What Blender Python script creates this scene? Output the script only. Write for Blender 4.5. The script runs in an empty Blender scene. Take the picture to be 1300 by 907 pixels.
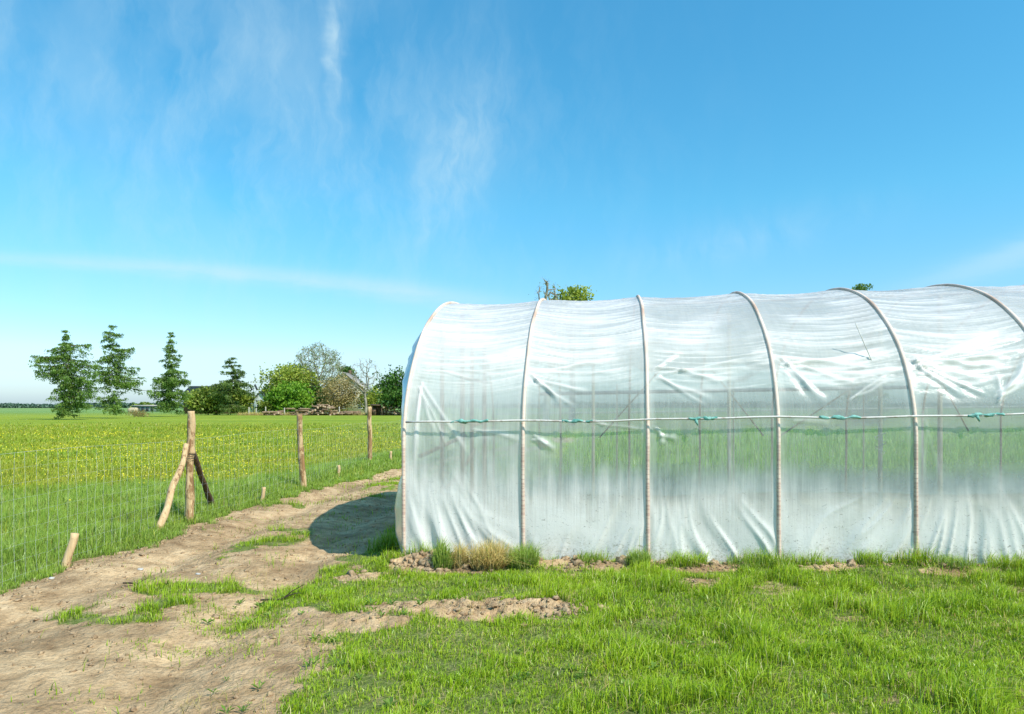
import bpy, math, random
import numpy as np

R = math.radians
RNG = np.random.default_rng(11)
random.seed(5)
CAM_H = 1.65
F = 900.0          # focal length in photo pixels (photo 1300 wide)
HZ = 517.0         # horizon row of the photo

sc = bpy.context.scene
col = sc.collection


def at(px, Y):
    """world X of a photo column at depth Y"""
    return (px - 650.0) / F * Y


def up(py, Y):
    """world Z of a photo row at depth Y"""
    return CAM_H - (py - HZ) / F * Y


# ------------------------------------------------------------------ noise
def _hash(ix, iy, seed):
    n = (ix.astype(np.int64) * 374761393 + iy.astype(np.int64) * 668265263 + seed * 1442695041) & 0x7FFFFFFF
    n = ((n ^ (n >> 13)) * 1274126177) & 0x7FFFFFFF
    n = n ^ (n >> 16)
    return (n & 0xFFFF) / 65535.0


def vnoise(x, y, seed=0):
    x = np.asarray(x, float); y = np.asarray(y, float)
    ix = np.floor(x); iy = np.floor(y)
    fx = x - ix; fy = y - iy
    fx = fx * fx * (3 - 2 * fx); fy = fy * fy * (3 - 2 * fy)
    a = _hash(ix, iy, seed); b = _hash(ix + 1, iy, seed)
    c = _hash(ix, iy + 1, seed); d = _hash(ix + 1, iy + 1, seed)
    return (a * (1 - fx) + b * fx) * (1 - fy) + (c * (1 - fx) + d * fx) * fy


def fbm(x, y, seed=0, oct=4):
    s = 0; a = 0.5; t = 0
    for i in range(oct):
        s = s + a * vnoise(x, y, seed + i * 17); t += a
        x = x * 2.03 + 5.1; y = y * 2.03 + 1.7; a *= 0.5
    return s / t


def sstep(a, b, x):
    t = np.clip((x - a) / (b - a), 0, 1)
    return t * t * (3 - 2 * t)


# ------------------------------------------------------------------ object helpers
def tag(o, label=None, cat=None, group=None, kind=None):
    if label: o['label'] = label
    if cat: o['category'] = cat
    if group: o['group'] = group
    if kind: o['kind'] = kind
    return o


def link(name, me, parent=None):
    o = bpy.data.objects.new(name, me)
    col.objects.link(o)
    if parent is not None: o.parent = parent
    return o


def empty(name, loc, label, cat, group=None):
    o = bpy.data.objects.new(name, None)
    o.empty_display_size = 0.2
    col.objects.link(o)
    o.location = loc
    return tag(o, label, cat, group)


def np_mesh(name, verts, faces_list, mat=None, smooth=True, fattr=None, uv=None, mat_idx=None):
    """faces_list: list of (n,k) int arrays. fattr: dict name->per-vertex float array"""
    verts = np.asarray(verts, np.float32)
    me = bpy.data.meshes.new(name)
    loops = np.concatenate([f.ravel() for f in faces_list]).astype(np.int32)
    tot = np.concatenate([np.full(len(f), f.shape[1], np.int32) for f in faces_list])
    start = np.concatenate([[0], np.cumsum(tot)[:-1]]).astype(np.int32)
    me.vertices.add(len(verts)); me.vertices.foreach_set('co', verts.ravel())
    me.loops.add(len(loops)); me.loops.foreach_set('vertex_index', loops)
    me.polygons.add(len(tot))
    me.polygons.foreach_set('loop_start', start)
    me.polygons.foreach_set('loop_total', tot)
    if smooth: me.polygons.foreach_set('use_smooth', np.ones(len(tot), bool))
    mats = mat if isinstance(mat, (list, tuple)) else [mat]
    for m in mats:
        if m: me.materials.append(m)
    if mat_idx is not None: me.polygons.foreach_set('material_index', np.asarray(mat_idx, np.int32))
    me.update(calc_edges=True)
    for k, v in (fattr or {}).items():
        a = me.attributes.new(k, 'FLOAT', 'POINT')
        a.data.foreach_set('value', np.asarray(v, np.float32))
    if uv is not None:
        u = me.uv_layers.new(name='UVMap')
        u.data.foreach_set('uv', np.asarray(uv, np.float32)[loops].ravel())
    return me


class MB:
    """collects shapes into one mesh"""
    def __init__(self):
        self.v = []; self.f = {3: [], 4: []}; self.n = 0; self.t = []

    def add(self, v, f, tint=0.5):
        v = np.asarray(v, float); f = np.asarray(f, int)
        self.v.append(v); self.f[f.shape[1]].append(f + self.n)
        self.t.append(np.broadcast_to(np.asarray(tint, float), (len(v),)))
        self.n += len(v)

    def add_nf(self, v, quads=None, tris=None, tint=0.5):
        base = self.n
        v = np.asarray(v, float)
        self.v.append(v); self.t.append(np.broadcast_to(np.asarray(tint, float), (len(v),))); self.n += len(v)
        if quads is not None and len(quads): self.f[4].append(np.asarray(quads, int) + base)
        if tris is not None and len(tris): self.f[3].append(np.asarray(tris, int) + base)

    def box(self, c, s, rz=0.0, rx=0.0, ry=0.0):
        c = np.asarray(c, float); h = np.asarray(s, float) / 2
        p = np.array([[x, y, z] for x in (-1, 1) for y in (-1, 1) for z in (-1, 1)], float) * h
        q = [[0, 1, 3, 2], [4, 6, 7, 5], [0, 4, 5, 1], [2, 3, 7, 6], [0, 2, 6, 4], [1, 5, 7, 3]]
        for ang, ax in ((rx, 0), (ry, 1), (rz, 2)):
            if ang:
                cs, sn = math.cos(ang), math.sin(ang)
                i, j = [(1, 2), (2, 0), (0, 1)][ax]
                a, b = p[:, i].copy(), p[:, j].copy()
                p[:, i] = a * cs - b * sn; p[:, j] = a * sn + b * cs
        self.add_nf(p + c, quads=q)

    def tube(self, pts, rad, n=8, cap=True, rough=0.0, seed=0):
        pts = np.asarray(pts, float); m = len(pts)
        rad = np.broadcast_to(np.asarray(rad, float), (m,))
        tan = np.gradient(pts, axis=0)
        tan /= np.linalg.norm(tan, axis=1)[:, None] + 1e-9
        ref = np.array([0, 0, 1.0])
        if abs(tan[0] @ ref) > 0.9: ref = np.array([1.0, 0, 0])
        nrm = np.empty_like(pts)
        cur = ref - tan[0] * (ref @ tan[0]); cur /= np.linalg.norm(cur)
        for i in range(m):
            cur = cur - tan[i] * (cur @ tan[i]); cur /= np.linalg.norm(cur) + 1e-9
            nrm[i] = cur
        bi = np.cross(tan, nrm)
        ang = np.linspace(0, 2 * np.pi, n, endpoint=False)
        rr = np.repeat(rad[:, None], n, 1)
        if rough:
            k = np.arange(m)[:, None]; a = ang[None, :]
            rr = rr * (1 + rough * (vnoise(k * 0.45 + seed * 7.3, np.cos(a) * 1.3 + 4 + np.sin(a) * 2.1, seed) * 2 - 1)
                       + 0.5 * rough * (vnoise(k * 1.3 + seed, np.cos(a) * 3 + np.sin(a) * 4.1 + 9, seed + 5) * 2 - 1))
        v = pts[:, None, :] + rr[..., None] * (nrm[:, None, :] * np.cos(ang)[None, :, None] + bi[:, None, :] * np.sin(ang)[None, :, None])
        idx = np.arange(m * n).reshape(m, n)
        q = np.stack([idx[:-1], np.roll(idx, -1, 1)[:-1], np.roll(idx, -1, 1)[1:], idx[1:]], -1).reshape(-1, 4)
        v = v.reshape(-1, 3); tris = []
        if cap:
            c0 = len(v); v = np.vstack([v, pts[0], pts[-1]])
            for i in range(n):
                j = (i + 1) % n
                tris.append([c0, j, i]); tris.append([c0 + 1, idx[-1, i], idx[-1, j]])
        self.add_nf(v, quads=q, tris=tris)

    def leaves(self, c, size, rng, tint=None, flat=0.0, aspect=0.6, down=None):
        """random little quads at the points c; down: hanging direction bias"""
        c = np.asarray(c, float); n = len(c)
        if n == 0: return
        size = np.broadcast_to(np.asarray(size, float), (n,)) * rng.uniform(0.65, 1.35, n)
        if down is None:
            a = rng.normal(size=(n, 3))
        else:
            a = rng.normal(size=(n, 3)) * 0.55 + np.asarray(down, float)
        a /= np.linalg.norm(a, axis=1)[:, None]
        b = rng.normal(size=(n, 3)); b[:, 2] *= (1 - flat)
        b -= a * (a * b).sum(1)[:, None]; b /= np.linalg.norm(b, axis=1)[:, None]
        h = a * size[:, None] * 0.5; w = b * size[:, None] * aspect * 0.5
        v = np.stack([c - h, c - 0.1 * h + w, c + h, c - 0.1 * h - w], 1).reshape(-1, 3)
        q = np.arange(4 * n).reshape(n, 4)
        t = rng.uniform(0, 1, n) if tint is None else np.broadcast_to(tint, (n,))
        self.add(v, q, np.repeat(t, 4))

    def build(self, name, mat, parent=None, smooth=False):
        v = np.vstack(self.v); fl = [np.vstack(self.f[k]) for k in (4, 3) if self.f[k]]
        me = np_mesh(name, v, fl, mat, smooth, {'tint': np.concatenate(self.t)})
        return link(name, me, parent)


def crown_mesh(leaves, limbs, leaf_m, wood_m, parent):
    """one crown: leaves and the boughs that carry them (all quads)"""
    ql, qw = np.vstack(leaves.f[4]), (np.vstack(limbs.f[4]) if limbs.f[4] else np.zeros((0, 4), int))
    v = np.vstack(leaves.v + limbs.v)
    me = np_mesh('crown', v, [np.vstack([ql, qw + leaves.n])], [leaf_m, wood_m], False, {'tint': np.concatenate(leaves.t + limbs.t)},
                 mat_idx=np.concatenate([np.zeros(len(ql)), np.ones(len(qw))]))
    return link('crown', me, parent)


# ------------------------------------------------------------------ node helpers
class NT:
    def __init__(self, tree):
        self.t = tree; tree.nodes.clear()

    def n(self, typ, **kw):
        nd = self.t.nodes.new(typ)
        for k, v in kw.items(): setattr(nd, k, v)
        return nd

    def l(self, a, b): self.t.links.new(a, b)

    def put(self, sock, v):
        if isinstance(v, bpy.types.NodeSocket): self.l(v, sock)
        elif v is not None: sock.default_value = v

    def m(self, op, a, b=None, c=None, clamp=False):
        nd = self.n('ShaderNodeMath', operation=op); nd.use_clamp = clamp
        self.put(nd.inputs[0], a)
        if b is not None: self.put(nd.inputs[1], b)
        if c is not None: self.put(nd.inputs[2], c)
        return nd.outputs[0]

    def mix(self, f, a, b, blend='MIX'):
        nd = self.n('ShaderNodeMix', data_type='RGBA', blend_type=blend)
        self.put(nd.inputs[0], f); self.put(nd.inputs[6], self.c4(a)); self.put(nd.inputs[7], self.c4(b))
        return nd.outputs[2]

    @staticmethod
    def c4(c):
        return (*c, 1) if isinstance(c, (tuple, list)) and len(c) == 3 else c

    def noise(self, vec, scale, detail=4, rough=0.55, dist=0.0):
        nd = self.n('ShaderNodeTexNoise')
        if vec is not None: self.l(vec, nd.inputs['Vector'])
        nd.inputs['Scale'].default_value = scale; nd.inputs['Detail'].default_value = detail
        nd.inputs['Roughness'].default_value = rough; nd.inputs['Distortion'].default_value = dist
        return nd.outputs['Fac']

    def mapv(self, vec, scale=(1, 1, 1), loc=(0, 0, 0), rot=(0, 0, 0)):
        nd = self.n('ShaderNodeMapping'); self.l(vec, nd.inputs[0])
        nd.inputs['Scale'].default_value = scale; nd.inputs['Location'].default_value = loc; nd.inputs['Rotation'].default_value = rot
        return nd.outputs[0]

    def ramp(self, fac, stops):
        nd = self.n('ShaderNodeValToRGB'); self.l(fac, nd.inputs[0])
        cr = nd.color_ramp
        while len(cr.elements) < len(stops): cr.elements.new(0.5)
        for e, (p, c) in zip(cr.elements, stops):
            e.position = p; e.color = self.c4(c) if not isinstance(c, float) else (c, c, c, 1)
        return nd.outputs[0]

    def rng(self, v, a, b, c=0.0, d=1.0, smooth=False):
        nd = self.n('ShaderNodeMapRange'); nd.interpolation_type = 'SMOOTHSTEP' if smooth else 'LINEAR'
        self.put(nd.inputs[0], v)
        for i, x in enumerate((a, b, c, d)): self.put(nd.inputs[i + 1], x)
        return nd.outputs[0]

    def attr(self, name):
        return self.n('ShaderNodeAttribute', attribute_name=name).outputs['Fac']

    def bump(self, h, strength=0.5, dist=0.02):
        nd = self.n('ShaderNodeBump'); nd.inputs['Strength'].default_value = strength; nd.inputs['Distance'].default_value = dist
        self.l(h, nd.inputs['Height']); return nd.outputs[0]


def new_mat(name):
    m = bpy.data.materials.new(name); m.use_nodes = True
    return m, NT(m.node_tree)


def finish(nt, shader):
    o = nt.n('ShaderNodeOutputMaterial'); nt.l(shader, o.inputs[0])


def principled(nt, color, rough=0.9, normal=None, spec=0.3):
    p = nt.n('ShaderNodeBsdfPrincipled')
    nt.put(p.inputs['Base Color'], nt.c4(color)); nt.put(p.inputs['Roughness'], rough)
    p.inputs['Specular IOR Level'].default_value = spec
    if normal is not None: nt.l(normal, p.inputs['Normal'])
    return p.outputs[0]


def simple_mat(name, c1, c2, scale=6.0, rough=0.85, stretch=(1, 1, 1), bump=0.3, detail=5, lo=0.35, hi=0.65, obj=True):
    m, nt = new_mat(name)
    tc = nt.n('ShaderNodeTexCoord')
    v = nt.mapv(tc.outputs['Object'], stretch)
    f = nt.noise(v, scale, detail, 0.6)
    c = nt.ramp(f, [(lo, c1), (hi, c2)])
    finish(nt, principled(nt, c, rough, nt.bump(f, bump, 0.02)))
    return m


def leaf_mat(name, dark, mid, light, trans=0.35, nscale=0.35, attr='tint'):
    """leaf/blade: colour by per-leaf tint and slow patches in space"""
    m, nt = new_mat(name)
    t = nt.attr(attr)
    geo = nt.n('ShaderNodeNewGeometry')
    n = nt.noise(geo.outputs['Position'], nscale, 3, 0.6)
    f = nt.m('ADD', nt.m('MULTIPLY', t, 0.55), nt.m('MULTIPLY', n, 0.5))
    c = nt.ramp(f, [(0.22, dark), (0.52, mid), (0.85, light)])
    d = nt.n('ShaderNodeBsdfDiffuse'); nt.l(c, d.inputs[0])
    tr = nt.n('ShaderNodeBsdfTranslucent'); nt.l(nt.mix(0.5, c, (0.35, 0.5, 0.05), 'MIX') if False else c, tr.inputs[0])
    mx = nt.n('ShaderNodeMixShader'); mx.inputs[0].default_value = trans
    nt.l(d.outputs[0], mx.inputs[1]); nt.l(tr.outputs[0], mx.inputs[2])
    g = nt.n('ShaderNodeBsdfGlossy'); g.inputs['Roughness'].default_value = 0.55
    m2 = nt.n('ShaderNodeMixShader'); m2.inputs[0].default_value = 0.03
    nt.l(mx.outputs[0], m2.inputs[1]); nt.l(g.outputs[0], m2.inputs[2])
    finish(nt, m2.outputs[0])
    return m


# ------------------------------------------------------------------ camera, world, sun
cam = bpy.data.cameras.new('camera')
cam.sensor_fit = 'HORIZONTAL'; cam.sensor_width = 36.0
cam.lens = F / 1300.0 * 36.0
cam.shift_y = (HZ - 453.5) / 1300.0
cam.clip_start = 0.05; cam.clip_end = 20000
camo = bpy.data.objects.new('camera', cam); col.objects.link(camo)
camo.location = (0, 0, CAM_H); camo.rotation_euler = (R(90), 0, 0)
sc.camera = camo

SUN = np.array([0.68, -0.56, 1.0]); SUN /= np.linalg.norm(SUN)
SUN_EL = math.asin(SUN[2]); SUN_AZ = math.atan2(SUN[0], SUN[1])
ld = bpy.data.lights.new('sun', 'SUN'); ld.energy = 5.0; ld.angle = R(0.53); ld.color = (1.0, 0.955, 0.88)
lo = bpy.data.objects.new('sun', ld); col.objects.link(lo)
lo.location = (30, -20, 40)
from mathutils import Vector
lo.rotation_euler = Vector(SUN).to_track_quat('Z', 'Y').to_euler()

w = bpy.data.worlds.new('World'); sc.world = w; w.use_nodes = True
nt = NT(w.node_tree)
sky = nt.n('ShaderNodeTexSky', sky_type='NISHITA')
sky.sun_disc = False; sky.sun_elevation = SUN_EL; sky.sun_rotation = SUN_AZ
sky.altitude = 50; sky.air_density = 1.0; sky.dust_density = 0.6; sky.ozone_density = 2.0
tc = nt.n('ShaderNodeTexCoord')
sep = nt.n('ShaderNodeSeparateXYZ'); nt.l(tc.outputs['Generated'], sep.inputs[0])
az = nt.m('ARCTAN2', sep.outputs[0], sep.outputs[1])
el = nt.m('ARCSINE', nt.m('MAXIMUM', nt.m('MINIMUM', sep.outputs[2], 1.0), -1.0))
cmb = nt.n('ShaderNodeCombineXYZ'); nt.l(az, cmb.inputs[0]); nt.l(el, cmb.inputs[1])
ae = cmb.outputs[0]
# sky colour: the physical sky, more saturated towards the zenith
hs = nt.n('ShaderNodeHueSaturation'); nt.l(sky.outputs[0], hs.inputs['Color'])
hs.inputs['Saturation'].default_value = 1.22; hs.inputs['Hue'].default_value = 0.487
skyc = hs.outputs[0]
eln = nt.m('DIVIDE', nt.m('MAXIMUM', el, 0.0), 0.6, clamp=True)
tintc = nt.ramp(eln, [(0.0, (0.32, 0.435, 0.63)), (0.12, (0.50, 0.54, 0.615)), (0.45, (0.42, 0.70, 0.70)), (0.9, (0.42, 0.76, 0.77))])
skyc = nt.mix(1.0, skyc, tintc, 'MULTIPLY')
skyc = nt.mix(1.0, skyc, (2.0, 2.0, 2.0), 'MULTIPLY')


def gauss(x, c, s):
    d = nt.m('DIVIDE', nt.m('SUBTRACT', x, c), s)
    return nt.m('EXPONENT', nt.m('MULTIPLY', nt.m('MULTIPLY', d, d), -1.0))


# cirrus
warp = nt.noise(nt.mapv(ae, (3, 3, 1)), 2.0, 4, 0.6)
wsc = nt.n('ShaderNodeCombineXYZ')
nt.l(nt.m('ADD', az, nt.m('MULTIPLY', nt.m('SUBTRACT', warp, 0.5), 0.10)), wsc.inputs[0])
nt.l(nt.m('ADD', el, nt.m('MULTIPLY', nt.m('SUBTRACT', warp, 0.5), 0.06)), wsc.inputs[1])
veil = nt.noise(nt.mapv(wsc.outputs[0], (7, 4.0, 1), rot=(0, 0, R(-25))), 1.0, 6, 0.52)
veil = nt.rng(veil, 0.38, 0.85)
leftm = nt.m('ADD', gauss(az, -0.62, 0.30), nt.m('MULTIPLY', gauss(az, -0.30, 0.28), 0.8))
leftm = nt.m('MULTIPLY', leftm, gauss(el, 0.40, 0.20))
c_veil = nt.m('MULTIPLY', nt.m('MULTIPLY', veil, leftm), 0.48)
fine = nt.noise(nt.mapv(wsc.outputs[0], (30, 12, 1), rot=(0, 0, R(8))), 1.0, 6, 0.58)
fine = nt.rng(fine, 0.30, 0.80)
az_w = nt.m('ADD', az, nt.m('MULTIPLY', nt.m('SUBTRACT', warp, 0.5), 0.10))
slant = nt.m('ADD', az_w, nt.m('MULTIPLY', nt.m('SUBTRACT', el, 0.42), -0.10))
w1 = nt.m('MULTIPLY', gauss(nt.m('ADD', slant, nt.m('MULTIPLY', nt.m('SUBTRACT', nt.noise(nt.mapv(ae, (2, 14, 1)), 1.0, 4, .6), 0.5), 0.05)), -0.240, 0.012), gauss(el, 0.45, 0.085))
slant2 = nt.m('ADD', az_w, nt.m('MULTIPLY', nt.m('SUBTRACT', el, 0.35), -0.35))
w2 = nt.m('MULTIPLY', gauss(slant2, -0.075, 0.055), gauss(el, 0.33, 0.11))
w3 = nt.m('MULTIPLY', gauss(nt.m('SUBTRACT', el, nt.m('MULTIPLY', nt.m('SUBTRACT', az, 0.35), 0.14)), 0.225, 0.03), gauss(az, 0.30, 0.16))
wisp = nt.m('ADD', nt.m('MULTIPLY', w1, 0.95), nt.m('ADD', nt.m('MULTIPLY', w2, 0.75), nt.m('MULTIPLY', w3, 0.30)))
c_wisp = nt.m('MULTIPLY', wisp, fine)
fib = nt.noise(nt.mapv(wsc.outputs[0], (17, 6.5, 1), rot=(0, 0, R(-40))), 1.0, 7, 0.66)
fib = nt.m('MULTIPLY', nt.rng(fib, 0.46, 0.80), nt.m('MULTIPLY', nt.m('MULTIPLY', gauss(az, -0.35, 0.42), gauss(el, 0.33, 0.22)), 0.36))
c_wisp = nt.m('ADD', c_wisp, fib)
# long low band of an old vapour trail, and a second one at the other side
cen = nt.m('ADD', 0.1400, nt.m('ADD', nt.m('MULTIPLY', az, -0.160), nt.m('MULTIPLY', nt.m('MULTIPLY', az, az), -0.182)))
bn = nt.noise(nt.mapv(ae, (14, 60, 1)), 1.0, 5, 0.6)
band = gauss(nt.m('ADD', el, nt.m('MULTIPLY', nt.m('SUBTRACT', bn, 0.5), 0.012)), cen, nt.rng(az, -0.7, -0.05, 0.007, 0.015))
band = nt.m('MULTIPLY', band, nt.m('MULTIPLY', nt.rng(az, -0.9, -0.3, 0.25, 0.75), nt.rng(az, 0.12, -0.15, 0, 1)))
band = nt.m('MULTIPLY', band, nt.rng(bn, 0.2, 0.6, 0.5, 1.0))
cen2 = nt.m('ADD', 0.135, nt.m('MULTIPLY', nt.m('SUBTRACT', az, 0.47), 0.26))
b2 = nt.m('MULTIPLY', gauss(nt.m('ADD', el, nt.m('MULTIPLY', nt.m('SUBTRACT', bn, 0.5), 0.02)), cen2, 0.016), nt.rng(az, 0.42, 0.66, 0.0, 0.5, True))
cl = nt.m('ADD', nt.m('ADD', c_veil, c_wisp), nt.m('ADD', nt.m('MULTIPLY', band, 0.8), b2), clamp=True)
skyc = nt.mix(nt.m('MULTIPLY', cl, 0.8), skyc, (4.5, 6.0, 6.6))
bg = nt.n('ShaderNodeBackground'); nt.l(skyc, bg.inputs[0]); bg.inputs[1].default_value = 0.15
wo = nt.n('ShaderNodeOutputWorld'); nt.l(bg.outputs[0], wo.inputs[0])

sc.view_settings.view_transform = 'Standard'; sc.view_settings.look = 'None'; sc.view_settings.exposure = 0
sc.render.engine = 'CYCLES'
cy = sc.cycles
cy.use_denoising = True
try: cy.denoiser = 'OPENIMAGEDENOISE'
except Exception: pass
cy.max_bounces = 9; cy.diffuse_bounces = 4; cy.glossy_bounces = 2; cy.transmission_bounces = 6; cy.transparent_max_bounces = 12
cy.caustics_reflective = False; cy.caustics_refractive = False
cy.sample_clamp_indirect = 6.0

# ------------------------------------------------------------------ greenhouse frame of reference
TH = R(7.6)
GP = np.array([-1.142, 7.5]); GA = np.array([math.cos(TH), -math.sin(TH)]); GD = np.array([math.sin(TH), math.cos(TH)])
SP = 1.27; NH = 12; GL = SP * (NH - 1)          # hoop spacing, count, length
HALF = 3.0; WALL = 1.2; RISE = 1.92; GRADE = 0.0155; GZ = 0.015


def gs(x, y):
    dx = x - GP[0]; dy = y - GP[1]
    return dx * GA[0] + dy * GA[1], dx * GD[0] + dy * GD[1]     # along, across


def gw(s, t, z):
    s = np.asarray(s, float); t = np.asarray(t, float); z = np.asarray(z, float)
    return np.stack([GP[0] + s * GA[0] + t * GD[0], GP[1] + s * GA[1] + t * GD[1], GZ + z + GRADE * s + 0 * t], -1)


# ------------------------------------------------------------------ terrain
EDGE_Y = [-60, 2, 4.5, 6.5, 7.5, 8.6, 11.2, 14.1, 19.0, 24, 32, 60]
EDGE_X = [-5.2, -4.85, -4.8, -4.70, -4.58, -4.32, -4.34, -3.92, -3.07, -1.9, 0.5, 6]
RIGHT_Y = [-60, 3.6, 4.9, 5.6, 6.2, 7.0, 8.0, 8.8, 10, 13.5, 16, 19, 24, 32, 60]
RIGHT_X = [-1.0, -1.0, -1.25, -1.5, -2.15, -1.95, -1.75, -1.35, -1.2, -1.3, -1.7, -1.7, -0.3, 2.6, 9]


def left_edge(y): return np.interp(y, EDGE_Y, EDGE_X)
def right_edge(y): return np.interp(y, RIGHT_Y, RIGHT_X)


def soilmask(x, y):
    """1 = bare earth, 0 = grass"""
    n1 = fbm(x * 1.1, y * 1.1, 3, 4); n2 = fbm(x * 4.5, y * 4.5, 8, 3); n3 = fbm(x * 2.2 + 9, y * 2.2, 21, 4)
    le = left_edge(y); re = right_edge(y)
    trk = sstep(-0.12, 0.14, x - le + (n2 - 0.5) * 0.7) * sstep(-0.20, 0.20, re - x + (n1 - 0.5) * 1.1 + (n2 - 0.5) * 0.7)
    trk = trk * sstep(45, 30, y)
    # grassy strip between the two ruts
    mid = np.interp(y, [2, 6.4, 8.6, 10.4, 12.1, 15.6, 19, 24, 32], [-2.7, -2.85, -3.02, -2.86, -2.66, -2.70, -2.2, -1.0, 1.6])
    strip = sstep(4.7, 5.6, y) * (1 + .5 * sstep(7.6, 8.4, y) * sstep(9.6, 9.0, y)) * (1 - .6 * sstep(9.2, 10, y) * sstep(14, 12.5, y)) * np.exp(-((x - mid) / np.interp(y, [4, 7, 10, 16], [0.30, 0.36, 0.42, 0.45])) ** 2)
    g = strip * sstep(0.40, 0.62, n3 + 0.10 * sstep(9, 12, y))
    # tufts inside the ruts
    g = np.maximum(g, sstep(0.66, 0.80, n3) * 0.75 * sstep(4.6, 5.4, y))
    g = np.maximum(g, .62 * sstep(.46, .66, n3) * sstep(-2.9, -2.1, x) * sstep(4.6, 5.6, y) * sstep(9.2, 8.4, y))
    # explicit islands
    for cx, cy_, rx, ry, a in ((-2.95, 6.45, 0.62, 0.22, 1), (-2.55, 6.55, 0.45, 0.18, .9), (-2.95, 5.55, 0.5, 0.16, .8), (-2.3, 5.0, .7, .12, .5),
                               (-2.35, 5.9, .5, .14, .6), (-3.3, 5.2, .4, .10, .5)):
        g = np.maximum(g, .8 * a * sstep(1.1, 0.35, ((x - cx) / rx) ** 2 + ((y - cy_) / ry) ** 2 + (n2 - .5) * 1.6))
    m = trk * (1 - g)
    # bare patches beside the greenhouse
    for cx, cy_, rx, ry, a in ((-0.25, 5.62, 0.75, 0.27, 1.0), (-0.75, 5.75, .55, .2, .8), (1.65, 6.35, 0.30, 0.22, .9), (-0.85, 7.2, .42, .22, 1.), (-0.45, 7.12, .35, .16, .9),
                               (-1.5, 6.9, .22, .25, .8), (0.35, 7.12, .5, .12, .7), (1.0, 6.95, .4, .13, .8), (1.9, 6.85, .4, .1, .8), (-1.25, 5.45, .6, .22, .8),
                               (3.1, 6.75, .5, .09, .6), (4.2, 6.55, .5, .08, .6), (2.6, 5.3, .18, .1, .5), (3.4, 5.6, .2, .1, .5)):
        m = np.maximum(m, a * sstep(1.15, 0.55, ((x - cx) / rx) ** 2 + ((y - cy_) / ry) ** 2 + (n2 - .5) * 1.7))
    # worn spots in the lawn
    m = np.maximum(m, .45 * sstep(.64, .76, fbm(x * 1.7 + 40, y * 3.1, 31, 4)) * (x > 0) * (y < 7.2))
    # inside the tunnel: trodden earth
    s, t = gs(x, y)
    ins = sstep(0.02, 0.15, t) * sstep(2 * HALF, 2 * HALF - .15, t) * sstep(-.02, 0.2, s) * sstep(GL, GL - .2, s)
    m = np.maximum(m, ins * (0.55 + 0.4 * n1))
    return np.clip(m, 0, 1)


def ground_h(x, y, soil=None):
    x = np.asarray(x, float); y = np.asarray(y, float)
    s, t = gs(x, y)
    near = sstep(40, 16, np.hypot(x - 1, y - 8))
    h = GRADE * np.maximum(s, 0) * sstep(60, 14, np.abs(y - 8)) * sstep(90, 25, np.abs(x))
    h = h + (fbm(x * 0.35, y * 0.35, 40, 3) - 0.5) * 0.10 * near
    h = h + (fbm(x * 1.7, y * 1.7, 50, 4) - 0.5) * 0.07 * near
    # ruts
    re1 = np.interp(y, [2, 5.65, 7.3, 10.8, 15.2, 19], [-4.2, -4.05, -3.70, -3.60, -3.37, -2.6])
    re2 = np.interp(y, [2, 5.2, 7.0, 9.1, 12.9, 17, 19], [-2.1, -2.2, -2.15, -2.3, -2.15, -2.0, -1.6])
    h = h - 0.075 * near * (np.exp(-((x - re1) / 0.28) ** 2) + np.exp(-((x - re2) / 0.28) ** 2))
    # earth banked up against the film
    along = sstep(-0.5, -0.1, s) * sstep(GL + .5, GL, s)
    bank = np.exp(-((t + 0.14) / 0.17) ** 2) * along
    h = h + bank * (0.02 + 0.10 * fbm(x * 3, y * 3, 60, 3) + .06 * np.exp(-((s - .35) / .35) ** 2))
    # fine clods on bare ground close by
    cl = sstep(14, 8, y) * sstep(12, 7, np.abs(x))
    rough = (np.abs(fbm(x * 6.5, y * 6.5, 70, 4) - 0.5) * -2.2 + .22) * .6 + (fbm(x * 13, y * 13, 72, 2) - .5) * .7
    if soil is None: soil = soilmask(x, y)
    dug = np.exp(-(((x + 0.2) / 1.0) ** 2 + ((y - 5.65) / 0.4) ** 2)) + np.exp(-(((x + 0.7) / .6) ** 2 + ((y - 7.15) / .3) ** 2)) + np.exp(-(((x - 1.65) / .4) ** 2 + ((y - 6.35) / .3) ** 2))
    h = h + cl * soil * rough * (0.030 + 0.17 * np.clip(dug, 0, 1))
    # verge rises a little beyond the track edge
    h = h + 0.06 * sstep(0, 1.0, left_edge(y) - x) * near
    return h


def axis(segs):
    out = [segs[0][0]]
    for a, b, d in segs:
        n = max(1, int(round((b - a) / d))); out += list(np.linspace(a, b, n + 1)[1:])
    return np.array(out)


def geo_axis(a, b, n): return list(a * (b / a) ** (np.arange(1, n + 1) / n))


gx = np.concatenate([-np.array(geo_axis(12, 6000, 26))[::-1], axis([(-12, -7, .16), (-7, 6.5, .04), (6.5, 14, .16)]), geo_axis(14, 6000, 26)])
gy = np.concatenate([[-3000, -800, -200, -60, -20, -8, -3], axis([(0, 3, .2), (3, 9, .035), (9, 14, .06), (14, 30, .25)]), geo_axis(30, 7000, 40)])
XX, YY = np.meshgrid(gx, gy)
SOIL = soilmask(XX, YY)
ZZ = ground_h(XX, YY, SOIL)
nx, ny = len(gx), len(gy)
vid = np.arange(nx * ny).reshape(ny, nx)
quads = np.stack([vid[:-1, :-1], vid[:-1, 1:], vid[1:, 1:], vid[1:, :-1]], -1).reshape(-1, 4)
GV = np.stack([XX, YY, ZZ], -1).reshape(-1, 3)
FLOW = (sstep(9, 14, YY) * sstep(44, 26, YY)).ravel()

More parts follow.
